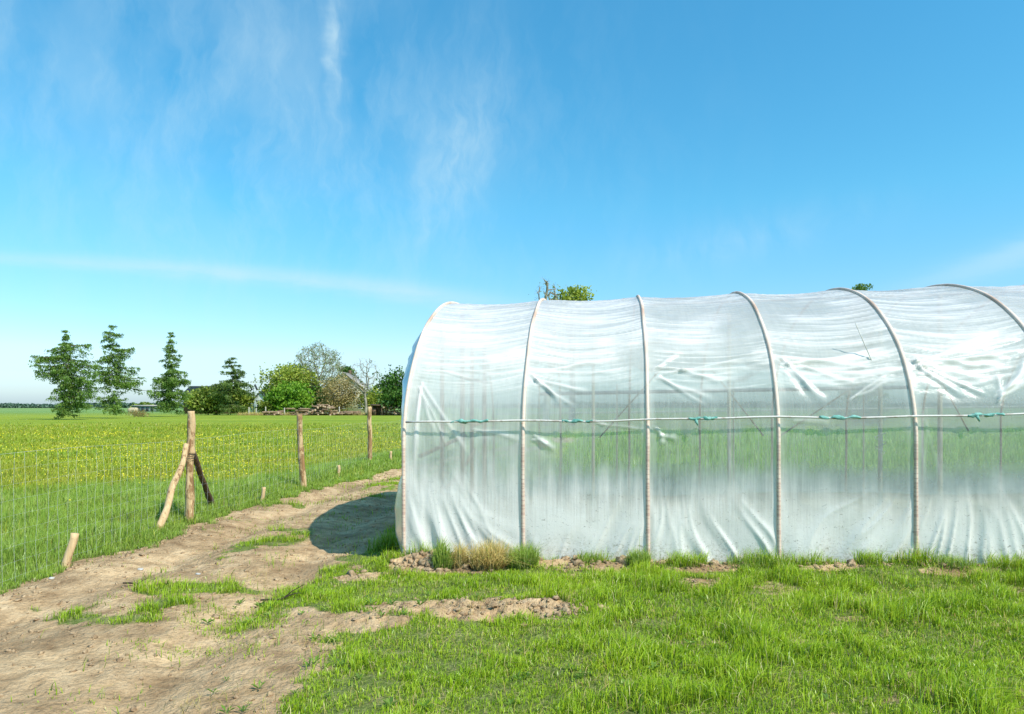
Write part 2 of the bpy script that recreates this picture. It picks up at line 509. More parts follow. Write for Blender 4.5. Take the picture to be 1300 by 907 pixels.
gm, nt = new_mat('earth and meadow')
geo = nt.n('ShaderNodeNewGeometry'); P = geo.outputs['Position']
soil = nt.attr('soil'); flow = nt.attr('flower')
n_f = nt.noise(P, 38, 5, 0.65); n_m = nt.noise(P, 6, 5, 0.6); n_l = nt.noise(P, 1.1, 4, 0.55)
n_stone = nt.n('ShaderNodeTexVoronoi'); nt.l(P, n_stone.inputs['Vector']); n_stone.inputs['Scale'].default_value = 26
sc1 = nt.ramp(n_m, [(0.30, (0.38, 0.245, 0.13)), (0.50, (0.63, 0.435, 0.245)), (0.75, (0.76, 0.555, 0.335))])
sc2 = nt.ramp(n_l, [(0.34, (0.62, 0.58, 0.54)), (0.62, (1.08, 1.06, 1.02))])
soilc = nt.mix(1.0, sc1, sc2, 'MULTIPLY')
soilc = nt.mix(nt.rng(n_f, 0.56, 0.72, 0, 0.6), soilc, (0.15, 0.095, 0.05))
along = nt.noise(nt.mapv(P, (7, 1.3, 1), rot=(0, 0, R(-12))), 1.0, 5, 0.65)
soilc = nt.mix(nt.rng(along, 0.54, 0.68, 0, 0.38), soilc, (0.21, 0.13, 0.07))
crumb = nt.noise(P, 95, 3, 0.6)
soilc = nt.mix(nt.rng(crumb, 0.60, 0.70, 0, 0.55), soilc, (0.12, 0.08, 0.045))
damp_ = nt.noise(P, 1.9, 4, 0.6)
soilc = nt.mix(nt.rng(damp_, 0.50, 0.66, 0, 0.42), soilc, (0.24, 0.14, 0.065))
soilc = nt.mix(nt.rng(crumb, 0.40, 0.30, 0, 0.4), soilc, (0.66, 0.51, 0.34))
sep = nt.n('ShaderNodeSeparateXYZ'); nt.l(P, sep.inputs[0])
strk = nt.noise(nt.mapv(P, (0.018, 0.10, 1)), 1.0, 5, 0.6)
patch = nt.noise(nt.mapv(P, (0.30, 0.55, 1)), 1.0, 5, 0.65)
mead = nt.ramp(strk, [(0.30, (0.19, 0.28, 0.03)), (0.50, (0.26, 0.35, 0.035)), (0.70, (0.38, 0.42, 0.055))])
mead = nt.mix(nt.rng(patch, 0.42, 0.66, 0, 0.55), mead, (0.48, 0.48, 0.04))
mead = nt.mix(nt.m('MULTIPLY', flow, nt.rng(patch, 0.45, 0.62, 0, 0.5)), mead, (0.46, 0.40, 0.012))
# far arable fields
far = nt.rng(sep.outputs[1], 110, 240, 0, 1, True)
mead = nt.mix(nt.m('MULTIPLY', far, 0.85), mead, nt.ramp(nt.noise(nt.mapv(P, (0.002, 0.012, 1)), 1.0, 3, 0.5), [(0.35, (0.13, 0.26, 0.075)), (0.65, (0.24, 0.34, 0.12))]))
under = nt.ramp(nt.m('ADD', nt.m('MULTIPLY', n_f, .6), nt.m('MULTIPLY', n_m, .4)), [(0.36, (0.07, 0.085, 0.02)), (0.5, (0.16, 0.20, 0.045)), (0.62, (0.28, 0.26, 0.11))])
nearf = nt.rng(sep.outputs[1], 9, 22, 0, 1, True)
grassc = nt.mix(nearf, under, mead)
col_ = nt.mix(nt.rng(nt.m('ADD', soil, nt.m('MULTIPLY', nt.m('SUBTRACT', n_f, 0.5), 0.5)), 0.25, 0.6, 0, 1, True), grassc, soilc)
hb = nt.m('ADD', nt.m('MULTIPLY', n_f, 0.6), nt.m('ADD', n_m, nt.m('MULTIPLY', n_stone.outputs[0], -0.35)))
col_ = nt.mix(nt.m('MULTIPLY', nt.rng(sep.outputs[1], 20, 45, 0, 1, True), nt.rng(sep.outputs[1], 260, 140, 0, 1, True)), col_, nt.mix(1.0, col_, (0.84, 0.86, 0.85), 'MULTIPLY'))  # meadow ground darkened to match the self-shading of the blades
finish(nt, principled(nt, col_, 0.95, nt.bump(hb, 0.9, 0.04), 0.1))

cxm = GV[quads].mean(1)
istrk = (cxm[:, 0] > left_edge(cxm[:, 1])) & (cxm[:, 0] < np.minimum(right_edge(cxm[:, 1]), 50)) & (cxm[:, 1] > -20) & (cxm[:, 1] < 40)


def submesh(name, fq):
    used, inv = np.unique(fq, return_inverse=True)
    me = np_mesh(name, GV[used], [inv.reshape(-1, 4)], gm, True, {'soil': SOIL.ravel()[used], 'flower': FLOW[used]})
    return tag(link(name, me), kind='structure')


submesh('ground', quads[~istrk])
submesh('dirt_track', quads[istrk])


# ------------------------------------------------------------------ grass
def blades(name, x, y, h, wd, mat, lean=0.45, tint=None, seed=0, z=None):
    r = np.random.default_rng(seed + 100)
    n = len(x)
    z = ground_h(x, y) if z is None else z
    a = r.uniform(0, 2 * np.pi, n)
    side = np.stack([np.cos(a), np.sin(a), np.zeros(n)], -1)
    b = r.uniform(0, 2 * np.pi, n); ln = np.abs(r.normal(0, lean, n))
    ld_ = np.stack([np.cos(b) + 0.25, np.sin(b), np.zeros(n)], -1) * (ln * h)[:, None]
    base = np.stack([x, y, z - 0.012], -1)
    up_ = np.zeros((n, 3)); up_[:, 2] = 1
    p1 = base + up_ * (h * 0.55)[:, None] + ld_ * 0.30
    p2 = base + up_ * (h * np.clip(1.0 - 0.35 * ln, 0.35, 1))[:, None] + ld_
    hw = side * (wd * 0.5)[:, None]
    v = np.stack([base - hw, base + hw, p1 - hw * 0.75, p1 + hw * 0.75, p2], 1).reshape(-1, 3)
    i = np.arange(n)[:, None] * 5
    q = i + np.array([[0, 1, 3, 2]]); t3 = i + np.array([[2, 3, 4]])
    tt = r.uniform(0, 1, n) if tint is None else tint
    ht = np.tile([0, 0, .6, .6, 1.0], n)
    me = np_mesh(name, v, [q, t3], mat, True, {'tint': np.repeat(tt, 5), 'tip': ht})
    o = link(name, me)
    return o


def grass_mat(name, dark, mid, light, dry, trans=0.4, dryamt=0.12, drift=None):
    m, nt = new_mat(name)
    t = nt.attr('tint'); tip = nt.attr('tip')
    geo = nt.n('ShaderNodeNewGeometry')
    n = nt.noise(geo.outputs['Position'], 1.3, 3, 0.6)
    f = nt.m('ADD', nt.m('MULTIPLY', t, 0.5), nt.m('MULTIPLY', n, 0.55))
    c = nt.ramp(f, [(0.25, dark), (0.52, mid), (0.8, light)])
    if drift:
        dn = nt.noise(nt.mapv(geo.outputs['Position'], (.22, .40, 1)), 1.0, 4, .6)
        c = nt.mix(nt.m('MULTIPLY', nt.rng(dn, .42, .62), nt.rng(t, 0.0, 1.0, .25, .8)), c, drift)
    c = nt.mix(nt.rng(t, 1 - dryamt, 1 - dryamt + 0.02, 0, 0.85), c, dry)
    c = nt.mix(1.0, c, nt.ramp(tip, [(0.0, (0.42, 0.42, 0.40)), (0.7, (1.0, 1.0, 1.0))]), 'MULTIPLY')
    d = nt.n('ShaderNodeBsdfDiffuse'); nt.l(c, d.inputs[0])
    vm = nt.n('ShaderNodeVectorMath', operation='SCALE'); nt.l(geo.outputs['Normal'], vm.inputs[0]); vm.inputs['Scale'].default_value = 0.55
    va = nt.n('ShaderNodeVectorMath', operation='ADD'); nt.l(vm.outputs[0], va.inputs[0]); va.inputs[1].default_value = (0, 0, 0.9)
    vn = nt.n('ShaderNodeVectorMath', operation='NORMALIZE'); nt.l(va.outputs[0], vn.inputs[0]); nt.l(vn.outputs[0], d.inputs['Normal'])
    tr = nt.n('ShaderNodeBsdfTranslucent'); nt.l(c, tr.inputs[0])
    mx = nt.n('ShaderNodeMixShader'); mx.inputs[0].default_value = trans
    nt.l(d.outputs[0], mx.inputs[1]); nt.l(tr.outputs[0], mx.inputs[2])
    g = nt.n('ShaderNodeBsdfGlossy'); g.inputs['Roughness'].default_value = 0.4
    m2 = nt.n('ShaderNodeMixShader'); m2.inputs[0].default_value = 0.04
    nt.l(mx.outputs[0], m2.inputs[1]); nt.l(g.outputs[0], m2.inputs[2])
    finish(nt, m2.outputs[0])
    return m


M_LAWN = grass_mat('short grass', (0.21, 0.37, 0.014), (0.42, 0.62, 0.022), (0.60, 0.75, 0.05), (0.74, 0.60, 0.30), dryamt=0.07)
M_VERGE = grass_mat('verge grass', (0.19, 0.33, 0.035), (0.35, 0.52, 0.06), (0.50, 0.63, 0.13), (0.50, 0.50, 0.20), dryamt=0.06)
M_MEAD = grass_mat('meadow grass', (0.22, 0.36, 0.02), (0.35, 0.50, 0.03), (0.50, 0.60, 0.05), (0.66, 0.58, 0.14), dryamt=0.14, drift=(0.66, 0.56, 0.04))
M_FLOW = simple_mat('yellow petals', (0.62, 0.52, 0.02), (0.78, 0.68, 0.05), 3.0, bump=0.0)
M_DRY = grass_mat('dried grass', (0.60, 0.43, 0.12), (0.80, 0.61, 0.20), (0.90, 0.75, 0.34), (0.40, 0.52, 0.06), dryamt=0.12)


def keep(x, y, p):
    k = RNG.uniform(0, 1, len(x)) < p
    return x[k], y[k]


# short bright grass in front of and beside the tunnel
n = 430000
x = RNG.uniform(-2.9, 9.6, n); y = RNG.uniform(2.6, 7.7, n)
vis = (np.abs(x) < 0.78 * y + 3.2)
x, y = x[vis], y[vis]
s, t = gs(x, y)
sm = soilmask(x, y)
pt = fbm(x * 2.4, y * 2.4, 91, 3)
p = (1 - sstep(0.12, 0.62, sm)) * (t < 0.03) * np.clip(0.06 + 1.9 * sstep(.34, .68, pt), 0, 1) * ((x > -2.0) | (y > 4.9))
x, y = keep(x, y, p)
s, t = gs(x, y)
clump = fbm(x * 3.1, y * 3.1, 95, 3)
tall = np.exp(-((t + 0.10) / 0.12) ** 2) * (s > -0.2)
h = (0.03 + 0.11 * sstep(.3, .8, clump)) * RNG.uniform(0.6, 1.35, len(x)) * (0.75 + 0.45 * sstep(0.2, 1.4, x)) + tall * 0.20 * RNG.uniform(0, 1, len(x)) * sstep(.35, .7, fbm(x * 2.1, y * 2.1, 98, 3))
n = 330000
x2 = RNG.uniform(-2.9, 8.0, n); y2 = 2.7 * (7.5 / 2.7) ** RNG.uniform(0, 1, n)
k2 = np.abs(x2) < 0.75 * y2 + 2.0
x2, y2 = x2[k2], y2[k2]
s2, t2 = gs(x2, y2)
p2_ = (1 - sstep(0.05, 0.95, soilmask(x2, y2))) * np.where(x2 < 1.0, sstep(.22, .6, fbm(x2 * 8, y2 * 8, 94, 3)), 1) * (t2 < 0.02) * np.clip(.45 + 1.0 * fbm(x2 * 5, y2 * 5, 93, 3), 0, 1) * ((x2 > -2.0) | (y2 > 4.9))
x2, y2 = keep(x2, y2, p2_)
h2 = RNG.uniform(.018, .062, len(x2))
x = np.concatenate([x, x2]); y = np.concatenate([y, y2]); h = np.concatenate([h, h2])
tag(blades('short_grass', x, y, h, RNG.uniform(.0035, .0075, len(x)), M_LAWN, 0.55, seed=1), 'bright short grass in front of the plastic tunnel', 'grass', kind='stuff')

# dead straw lying in the lawn and flat broad leaved weeds
n = 9000
x = RNG.uniform(-2.6, 6.4, n); y = 2.8 * (7.2 / 2.8) ** RNG.uniform(0, 1, n)
s, t = gs(x, y)
x, y = keep(x, y, (t < -.02) * ((x > -2) | (y > 4.9)) * sstep(.35, .7, fbm(x * 2, y * 2, 99, 3)))
tag(blades('dead_straw', x, y, RNG.uniform(.05, .13, len(x)), RNG.uniform(.003, .005, len(x)), M_DRY, 1.3, seed=5), 'dead straw lying among the short grass', 'straw', kind='stuff')
mb = MB()
n = 420
x = RNG.uniform(-2.4, 6.0, n); y = 2.9 * (7.1 / 2.9) ** RNG.uniform(0, 1, n)
s, t = gs(x, y)
x, y = keep(x, y, (t < -.15) * sstep(.4, .6, fbm(x * 1.2, y * 1.2, 199, 3)) * ((x > -1.9) | (y > 5.5)))
z = ground_h(x, y)
for i in range(len(x)):
    k = int(RNG.integers(5, 9)); L = RNG.uniform(.025, .062) * (.6 + .07 * y[i])
    for j in range(k):
        a = 2 * math.pi * j / k + RNG.uniform(-.3, .3); ca, sa = math.cos(a), math.sin(a); w_ = L * RNG.uniform(.13, .2); up0 = RNG.uniform(.25, .8) * L
        b0 = np.array([x[i], y[i], z[i] + .01])
        pts_ = [(0, 0, 0), (.55 * L, w_, up0 * .8), (.55 * L, -w_, up0 * .8), (L, 0, up0)]
        v = [b0 + [p_[0] * ca - p_[1] * sa, p_[0] * sa + p_[1] * ca, p_[2]] for p_ in pts_]
        mb.add_nf(v, quads=[[0, 1, 3, 2]], tint=RNG.uniform(0, 1))
L_WEED = leaf_mat('weed leaves', (0.07, 0.16, 0.02), (0.15, 0.28, 0.03), (0.26, 0.40, 0.06), .35, 2.0)
tag(mb.build('lawn_weeds', L_WEED), 'flat broad leaved weeds scattered in the short grass', 'weeds', kind='stuff')

# patches on and beside the track
n = 300000
x = RNG.uniform(-5, -1.0, n); y = 2.8 * (24 / 2.8) ** RNG.uniform(0, 1, n)
sm = soilmask(x, y)
s, t = gs(x, y)
p = (1 - sstep(0.18, 0.62, sm)) * np.clip(0.3 + 0.9 * fbm(x * 3, y * 3, 33, 3), 0, 1) * (x > left_edge(y) - 0.05) * ((s < -0.02) | (t < 0) | (t > 6.05)) * ((y > 7.7) | (x < -2.0) | (x > 0))
p = p * sstep(.30, .66, fbm(x * 7, y * 7, 36, 3)) + 0.055 * sstep(.42, .75, fbm(x * 2, y * 2, 37, 3)) * (x > left_edge(y)) * (x < right_edge(y))
x, y = keep(x, y, p)
s, t = gs(x, y)
lush = np.exp(-(((x + 1.5) / .35) ** 2 + ((y - 8.6) / .8) ** 2))
h = (0.02 + 0.085 * sstep(.3, .75, fbm(x * 3.3, y * 3.3, 35, 3))) * RNG.uniform(.6, 1.4, len(x)) * (1 + 1.6 * lush)
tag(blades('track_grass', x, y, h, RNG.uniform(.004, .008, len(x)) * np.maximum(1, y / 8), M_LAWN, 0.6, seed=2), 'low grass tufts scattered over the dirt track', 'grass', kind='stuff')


def lush_zone(x, y):
    b1 = np.interp(x, [-14, -8.7, -5.6, -5.0, -3.8, -2.5], [10.0, 11.6, 13.8, 17.9, 24.0, 30])
    return sstep(1.8, -1.2, y - b1 + (fbm(x * .9, y * .9, 77, 3) - .5) * 4)


# tall verge along the fence
n = 260000
y = 3.2 * (26 / 3.2) ** RNG.uniform(0, 1, n); x = left_edge(y) + 0.2 - RNG.uniform(0, 1, n) ** 1.2 * 5.5
sm = soilmask(x, y)
edge = left_edge(y) - x
p = (1 - sstep(0.3, 0.7, sm)) * lush_zone(x, y) * (x > -0.80 * y - .6)
x, y = keep(x, y, p)
edge = left_edge(y) - x
h = (0.08 + 0.22 * fbm(x * 1.6, y * 1.6, 45, 3) * sstep(-.1, 0.9, edge)) * RNG.uniform(.55, 1.35, len(x))
n = 90000
t3_ = 6.15 + 26 * RNG.uniform(0, 1, n) ** 1.6; s3_ = RNG.uniform(0.8, 30, n)
b3_ = gw(s3_, t3_, 0); x3, y3 = b3_[:, 0], b3_[:, 1]
k3 = (np.abs(x3) < .8 * y3) & (x3 > right_edge(y3) + .3) & (vnoise(x3 * .5, y3 * 1.2, 46) > .25)
x3, y3 = x3[k3], y3[k3]
h3 = RNG.uniform(.2, .6, len(x3))
x = np.concatenate([x, x3]); y = np.concatenate([y, y3]); h = np.concatenate([h, h3])
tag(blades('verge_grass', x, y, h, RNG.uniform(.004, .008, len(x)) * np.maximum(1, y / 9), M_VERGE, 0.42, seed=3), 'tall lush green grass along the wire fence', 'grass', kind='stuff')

# the meadow: blades thin out and coarsen with distance
n = 420000
y = 8.0 * (75 / 8.0) ** RNG.uniform(0, 1, n) ** 0.9
x = y * RNG.uniform(-0.80, 0.80, n)
s, t = gs(x, y)
ok = (x < left_edge(y) - 0.1) | ((t > 6.6) & (x > right_edge(y) + .2)) 
pz = np.where(x > -0.1 * y, 0.3, 1.0)
p = ok * (1 - 0.8 * lush_zone(x, y) * (x < left_edge(y))) * pz * sstep(75, 38, y + (fbm(x * .15, y * .4, 57, 3) - .5) * 30)
x, y = keep(x, y, p)
k = np.maximum(1, y / 11)
h = (0.07 + 0.14 * fbm(x * .8, y * .8, 55, 3)) * RNG.uniform(.5, 1.4, len(x)) * np.minimum(1.0 + 0.15 * (k - 1), 1.5)
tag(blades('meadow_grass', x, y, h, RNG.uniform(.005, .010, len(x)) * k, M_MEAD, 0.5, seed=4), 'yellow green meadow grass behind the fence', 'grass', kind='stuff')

# yellow flowers in the meadow
n = 120000
y = 9.5 * (55 / 9.5) ** RNG.uniform(0, 1, n) ** 0.9
x = y * RNG.uniform(-0.80, 0.80, n)
s, t = gs(x, y)
ok = ((x < left_edge(y) - 1.2) | ((t > 7.2) & (x > right_edge(y) + .8)))
pat = fbm(x * .32, y * .45, 66, 3); pat2 = fbm(x * 1.6, y * 1.6, 67, 2)
p = ok * np.where(x > -.1 * y, .5, 1) * .7 * sstep(0.38, 0.70, pat) * (.25 + .75 * sstep(.35, .65, pat2)) * (1 - 0.93 * lush_zone(x, y) * (x < 0)) * sstep(9, 13, y) * sstep(55, 34, y)
x, y = keep(x, y, p)
mb = MB()
c = np.stack([x, y, ground_h(x, y) + RNG.uniform(.10, .26, len(x))], -1)
mb.leaves(c, 0.026 * np.maximum(1, y / 17), RNG, aspect=0.8, flat=0.0)
tag(mb.build('meadow_flowers', M_FLOW), 'small yellow flowers spread through the meadow', 'flowers', kind='stuff')

# ------------------------------------------------------------------ clods and litter of earth
M_CLOD = simple_mat('clods of earth', (0.24, 0.15, 0.08), (0.54, 0.38, 0.22), 22.0, bump=0.9)
ICO_V = None


def ico(sub=1):
    t = (1 + 5 ** .5) / 2
    v = [(-1, t, 0), (1, t, 0), (-1, -t, 0), (1, -t, 0), (0, -1, t), (0, 1, t), (0, -1, -t), (0, 1, -t), (t, 0, -1), (t, 0, 1), (-t, 0, -1), (-t, 0, 1)]
    f = [(0, 11, 5), (0, 5, 1), (0, 1, 7), (0, 7, 10), (0, 10, 11), (1, 5, 9), (5, 11, 4), (11, 10, 2), (10, 7, 6), (7, 1, 8), (3, 9, 4), (3, 4, 2), (3, 2, 6), (3, 6, 8), (3, 8, 9), (4, 9, 5), (2, 4, 11), (6, 2, 10), (8, 6, 7), (9, 8, 1)]
    v = [np.array(p, float) / np.linalg.norm(p) for p in v]
    for _ in range(sub):
        nf = []; cache = {}
        def mid(a, b):
            k_ = (min(a, b), max(a, b))
            if k_ not in cache:
                p_ = v[a] + v[b]; v.append(p_ / np.linalg.norm(p_)); cache[k_] = len(v) - 1
            return cache[k_]
        for a, b, c_ in f:
            ab, bc, ca = mid(a, b), mid(b, c_), mid(c_, a)
            nf += [(a, ab, ca), (b, bc, ab), (c_, ca, bc), (ab, bc, ca)]
        f = nf
    return np.array(v), np.array(f)


IV, IF = ico(1)
IV = IV * (0.75 + 0.5 * vnoise(IV[:, 0] * 2.3 + 5, IV[:, 1] * 2.3 + IV[:, 2] * 3.1, 4))[:, None]


def scatter_clods(mb, x, y, size, rng, sink=0.3):
    z = ground_h(x, y)
    for i in range(len(x)):
        r = rng.uniform(0.45, 1.3, len(IV)) * size[i]
        a_ = rng.uniform(0, 6.28); ca, sa = math.cos(a_), math.sin(a_)
        v = IV * r[:, None] * rng.uniform(.5, 1.4, 3) * [1, 1, .8]
        v = v @ np.array([[ca, sa, 0], [-sa, ca, 0], [0, 0, 1]])
        mb.add(v + [x[i], y[i], z[i] + size[i] * (0.45 - sink)], IF)


mb = MB()
spec = [(-0.2, 5.62, .55, .17, 120, .035), (0.25, 5.55, .25, .12, 50, .04), (-0.85, 7.18, .22, .10, 40, .065), (-0.55, 7.1, .25, .08, 40, .05), (1.65, 6.35, .2, .12, 45, .035),
        (0.75, 6.98, .4, .06, 30, .035), (1.9, 6.85, .3, .05, 30, .03), (-1.5, 6.9, .15, .15, 25, .035), (-0.75, 5.85, .5, .12, 40, .03), (-2.9, 6.0, 1.2, .8, 60, .012), (3.3, 6.72, .5, .05, 25, .03)]
for cx, cy_, sx, sy, k, sz in spec:
    k = k * 5
    scatter_clods(mb, RNG.normal(cx, sx, k), RNG.normal(cy_, sy, k), sz * (.12 + .80 * RNG.uniform(0, 1, k) ** (2.6 if sz > .045 else 5)), RNG, .45)
n = 420
sb = RNG.uniform(-.2, 7, n); tb = -.12 + RNG.normal(0, .09, n); tb = np.minimum(tb, -.02)
bb = gw(sb, tb, 0)
kk = vnoise(sb * 1.7, sb * 0, 61) > .42
scatter_clods(mb, bb[kk, 0], bb[kk, 1], .008 + .045 * RNG.uniform(0, 1, kk.sum()) ** 3, RNG)
n = 1100
y = 3.6 * (18 / 3.6) ** RNG.uniform(0, 1, n); x = RNG.uniform(left_edge(y), right_edge(y))
kk = soilmask(x, y) > .4
scatter_clods(mb, x[kk], y[kk], RNG.uniform(.003, .014, kk.sum()) * (1 + y[kk] / 14), RNG)
n = 260
y = 5.0 * (18 / 5.0) ** RNG.uniform(0, 1, n); x = left_edge(y) + np.abs(RNG.normal(0, .22, n))
scatter_clods(mb, x, y, RNG.uniform(.006, .028, n), RNG)
tag(mb.build('soil_clods', M_CLOD), 'crumbled brown clods of dug earth', 'soil', kind='stuff')

# ------------------------------------------------------------------ greenhouse
GH = empty('polytunnel', tuple(gw(0, HALF, 0)), 'long arched polytunnel covered with translucent white plastic film', 'greenhouse')
GHL = np.array(GH.location)

# arch profile: near foot -> ridge -> far foot, as functions of arc parameter
th = np.linspace(0, np.pi / 2, 400)
pt_t = np.concatenate([[0.0, 0.0], HALF * (1 - np.cos(th))]); pt_z = np.concatenate([[-0.08, WALL], WALL + RISE * np.sin(th)])
keepi = np.concatenate([[True], np.hypot(np.diff(pt_t), np.diff(pt_z)) > 1e-6]); pt_t, pt_z = pt_t[keepi], pt_z[keepi]
arc = np.concatenate([[0], np.cumsum(np.hypot(np.diff(pt_t), np.diff(pt_z)))]); LH = arc[-1]


def prof(v):
    """v: arc length from the near foot, 0..2LH -> t, z, normal(t,z)"""
    v = np.asarray(v, float); far_ = v > LH
    u = np.where(far_, 2 * LH - v, v)
    t = np.interp(u, arc, pt_t); z = np.interp(u, arc, pt_z)
    e = 0.02
    dt = np.interp(np.minimum(u + e, LH), arc, pt_t) - np.interp(np.maximum(u - e, 0), arc, pt_t)
    dz = np.interp(np.minimum(u + e, LH), arc, pt_z) - np.interp(np.maximum(u - e, 0), arc, pt_z)
    l = np.hypot(dt, dz) + 1e-9
    nt_, nz_ = -dz / l, dt / l
    t = np.where(far_, 2 * HALF - t, t); nt_ = np.where(far_, -nt_, nt_)
    return t, z, nt_, nz_


def v_of_z(z): return float(np.interp(z, pt_z, arc))


us = np.concatenate([axis([(0, 6.6, .0145)]), axis([(6.6, GL, .06)])[1:]])
vs = np.concatenate([axis([(0, LH * .995, .0145)]), axis([(LH * .995, 2 * LH, .05)])[1:]])
US, VS = np.meshgrid(us, vs)
T0, Z0, NT_, NZ_ = prof(VS)
nearw = VS <= LH
bay = np.floor(US / SP); ub = US / SP - bay
sinu = np.sin(np.pi * ub)
d = np.zeros_like(US); op = np.zeros_like(US)  # op: white sheen of creases and folds, painted into the film opacity
roof = sstep(1.35, 2.0, Z0)
# slack between hoops
d -= (0.012 + 0.030 * roof) * sinu ** 0.8
d += (fbm(US * 1.3 + bay * 7, VS * 1.6, 120, 3) - .5) * 0.035 * sinu
# fine lengthwise creases on the roof, hanging in shallow curves
vv = VS + 0.07 * sinu * (1 + .5 * np.sin(bay * 2.1)) + 0.05 * (fbm(US * 1.1 + bay * 3, VS * 2, 131, 2) - .5) + 0.03 * ub * np.sin(bay * 1.7)
cr = np.abs(fbm(US * .9 + bay * 5.3, vv * 15, 125, 3) - .5) * 2
cr2 = np.abs(fbm(US * .7 + bay * 9.1, vv * 32, 127, 2) - .5) * 2
ramp_r = sstep(1.65, 2.0, Z0) * nearw
cam_ = fbm(US * 1.4 + 3, VS * 1.8, 140, 3)
crest = (1 - cr) ** 5; crest2 = (1 - cr2) ** 6
d += ramp_r * (crest * 0.011 + crest2 * 0.004) * sstep(.0, .15, ub) ** .5 * sstep(1, .85, ub) ** .5
op += ramp_r * (crest * 0.34 + crest2 * 0.24) * sstep(.25, .6, cam_)

# single folds: bay, u0, z0, u1, z1, width, height, painted white sheen
folds = []
fr = np.random.default_rng(3)
def fan(b, u0, z0, ends, w=.016, a=.016, o=.38):
    for (u1, z1) in ends:
        folds.append((b, u0 + fr.uniform(0, .05), z0 + fr.uniform(-.07, .07), u1 + fr.uniform(-.06, .06) * (u1 < .9), z1, w * fr.uniform(.6, 1.4), a * fr.uniform(.6, 1.3), o * fr.uniform(.55, 1.2)))
fan(0, .06, 1.92, [(.22, 1.35), (.34, 1.18), (.52, 1.1), (.16, 1.1), (.1, .9)], .013, .014, .42)
fan(0, .55, 1.45, [(1.0, 1.27)], .016, .014, .4)
fan(0, .05, 2.05, [(.55, 1.93), (.8, 1.97), (1.0, 2.05)], .012, .01, .22)
fan(1, .03, 1.95, [(.42, 1.62), (.30, 1.62), (.5, 1.78), (.85, 1.95), (.7, 2.1)], .017, .018, .42)
fan(1, .03, 1.30, [(.30, 1.15), (.2, 1.22)], .022, .018, .6)
fan(1, .50, 1.47, [(.98, 1.36), (.75, 1.40)], .015, .014, .38)
fan(2, .04, 1.98, [(.42, 1.60), (.52, 1.68), (.6, 1.85), (.95, 1.98), (.9, 2.12), (.3, 2.2)], .017, .018, .45)
fan(2, .03, 1.33, [(.27, 1.25), (.16, 1.2)], .024, .022, .55)
fan(3, .04, 2.05, [(.40, 1.62), (.60, 1.80), (.80, 1.98), (.97, 2.10), (.96, 2.2), (.7, 1.9), (.3, 1.7)], .018, .020, .5)
fan(3, .5, 1.62, [(.9, 1.85), (.97, 1.95)], .016, .014, .38)
fan(3, .10, 1.40, [(.36, 1.44)], .02, .016, .35)
fan(4, .03, 2.0, [(.42, 1.65), (.52, 1.68), (.60, 1.84), (.75, 1.95), (.95, 2.12), (.96, 2.25), (.9, 2.38), (.3, 1.75), (.75, 2.05), (.5, 1.95)], .019, .022, .58)
fan(4, .58, 1.64, [(.97, 2.0), (.93, 2.08), (.85, 1.98), (.98, 1.92), (.8, 1.8), (.7, 1.9), (.9, 1.78)], .017, .02, .5)
fan(5, .03, 2.0, [(.45, 1.65), (.6, 1.84), (.95, 2.12), (.9, 2.3)], .019, .022, .5)
fan(4, .045, 1.55, [(.10, .9), (.14, .75), (.07, .7)], .012, .006, .22)
for b, u0, z0, u1, z1, w_, a_, o_ in folds:
    s0, s1 = (b + u0) * SP, (b + u1) * SP
    v0, v1 = v_of_z(z0), v_of_z(z1)
    L = math.hypot(s1 - s0, v1 - v0)
    sl = nearw & (US > min(s0, s1) - .2) & (US < max(s0, s1) + .2) & (VS > min(v0, v1) - .2) & (VS < max(v0, v1) + .2)
    uu, v_ = US[sl], VS[sl]
    q = ((uu - s0) * (s1 - s0) + (v_ - v0) * (v1 - v0)) / L / L
    pr = ((uu - s0) * (v1 - v0) - (v_ - v0) * (s1 - s0)) / L + 0.03 * (vnoise(q * 3.1 + s1 * 9, q * 0 + z1 * 5, 77) - .5) + 0.02 * np.sin(q * 3.1) * np.sin(u0 * 40 + z1 * 9)
    ww = w_ * (0.5 + 1.1 * np.clip(q, 0, 1))
    g = np.exp(-(pr / ww) ** 2) * sstep(-.02, .06, q) * sstep(1.03, .75, q)
    g2 = np.exp(-((pr - ww * 2.0) / (ww * 1.8)) ** 2) * sstep(-.02, .06, q) * sstep(1.03, .75, q)
    d[sl] += .85 * a_ * g - 0.25 * a_ * g2
    op[sl] += .85 * o_ * g * (0.75 + 0.4 * vnoise(uu * 4, v_ * 4, 9))
def crease_band(b, z0, z1, a, o, slope, seed):
    sl = nearw & (bay == b) & (Z0 > z0 - .2) & (Z0 < z1 + .2)
    u_, v_, z_ = ub[sl], VS[sl], Z0[sl]
    env = sstep(z0 - .10, z0 + .08, z_) * sstep(z1 + .10, z1 - .08, z_) * sstep(0.02, .12, u_) * sstep(.99, .86, u_)
    vv2 = v_ - slope * u_ + .05 * np.sin(np.pi * u_)
    f_ = (1 - np.abs(fbm(u_ * .9 + seed, vv2 * 16 + seed, 400 + seed, 2) - .5) * 2) ** 6
    f_ = f_ * (.35 + .65 * sstep(.3, .6, fbm(u_ * 1.3 + seed, v_ * 5, 420 + seed, 2)))
    d[sl] += env * f_ * a * .7; op[sl] += env * f_ * o
crease_band(0, 1.85, 2.35, .012, .30, .02, 1); crease_band(1, 1.85, 2.4, .013, .34, .01, 2); crease_band(2, 1.75, 2.25, .015, .42, 0, 3)
crease_band(3, 1.80, 2.20, .016, .50, .02, 4); crease_band(4, 1.75, 2.3, .018, .55, .12, 5); crease_band(5, 1.75, 2.3, .018, .5, .12, 6)
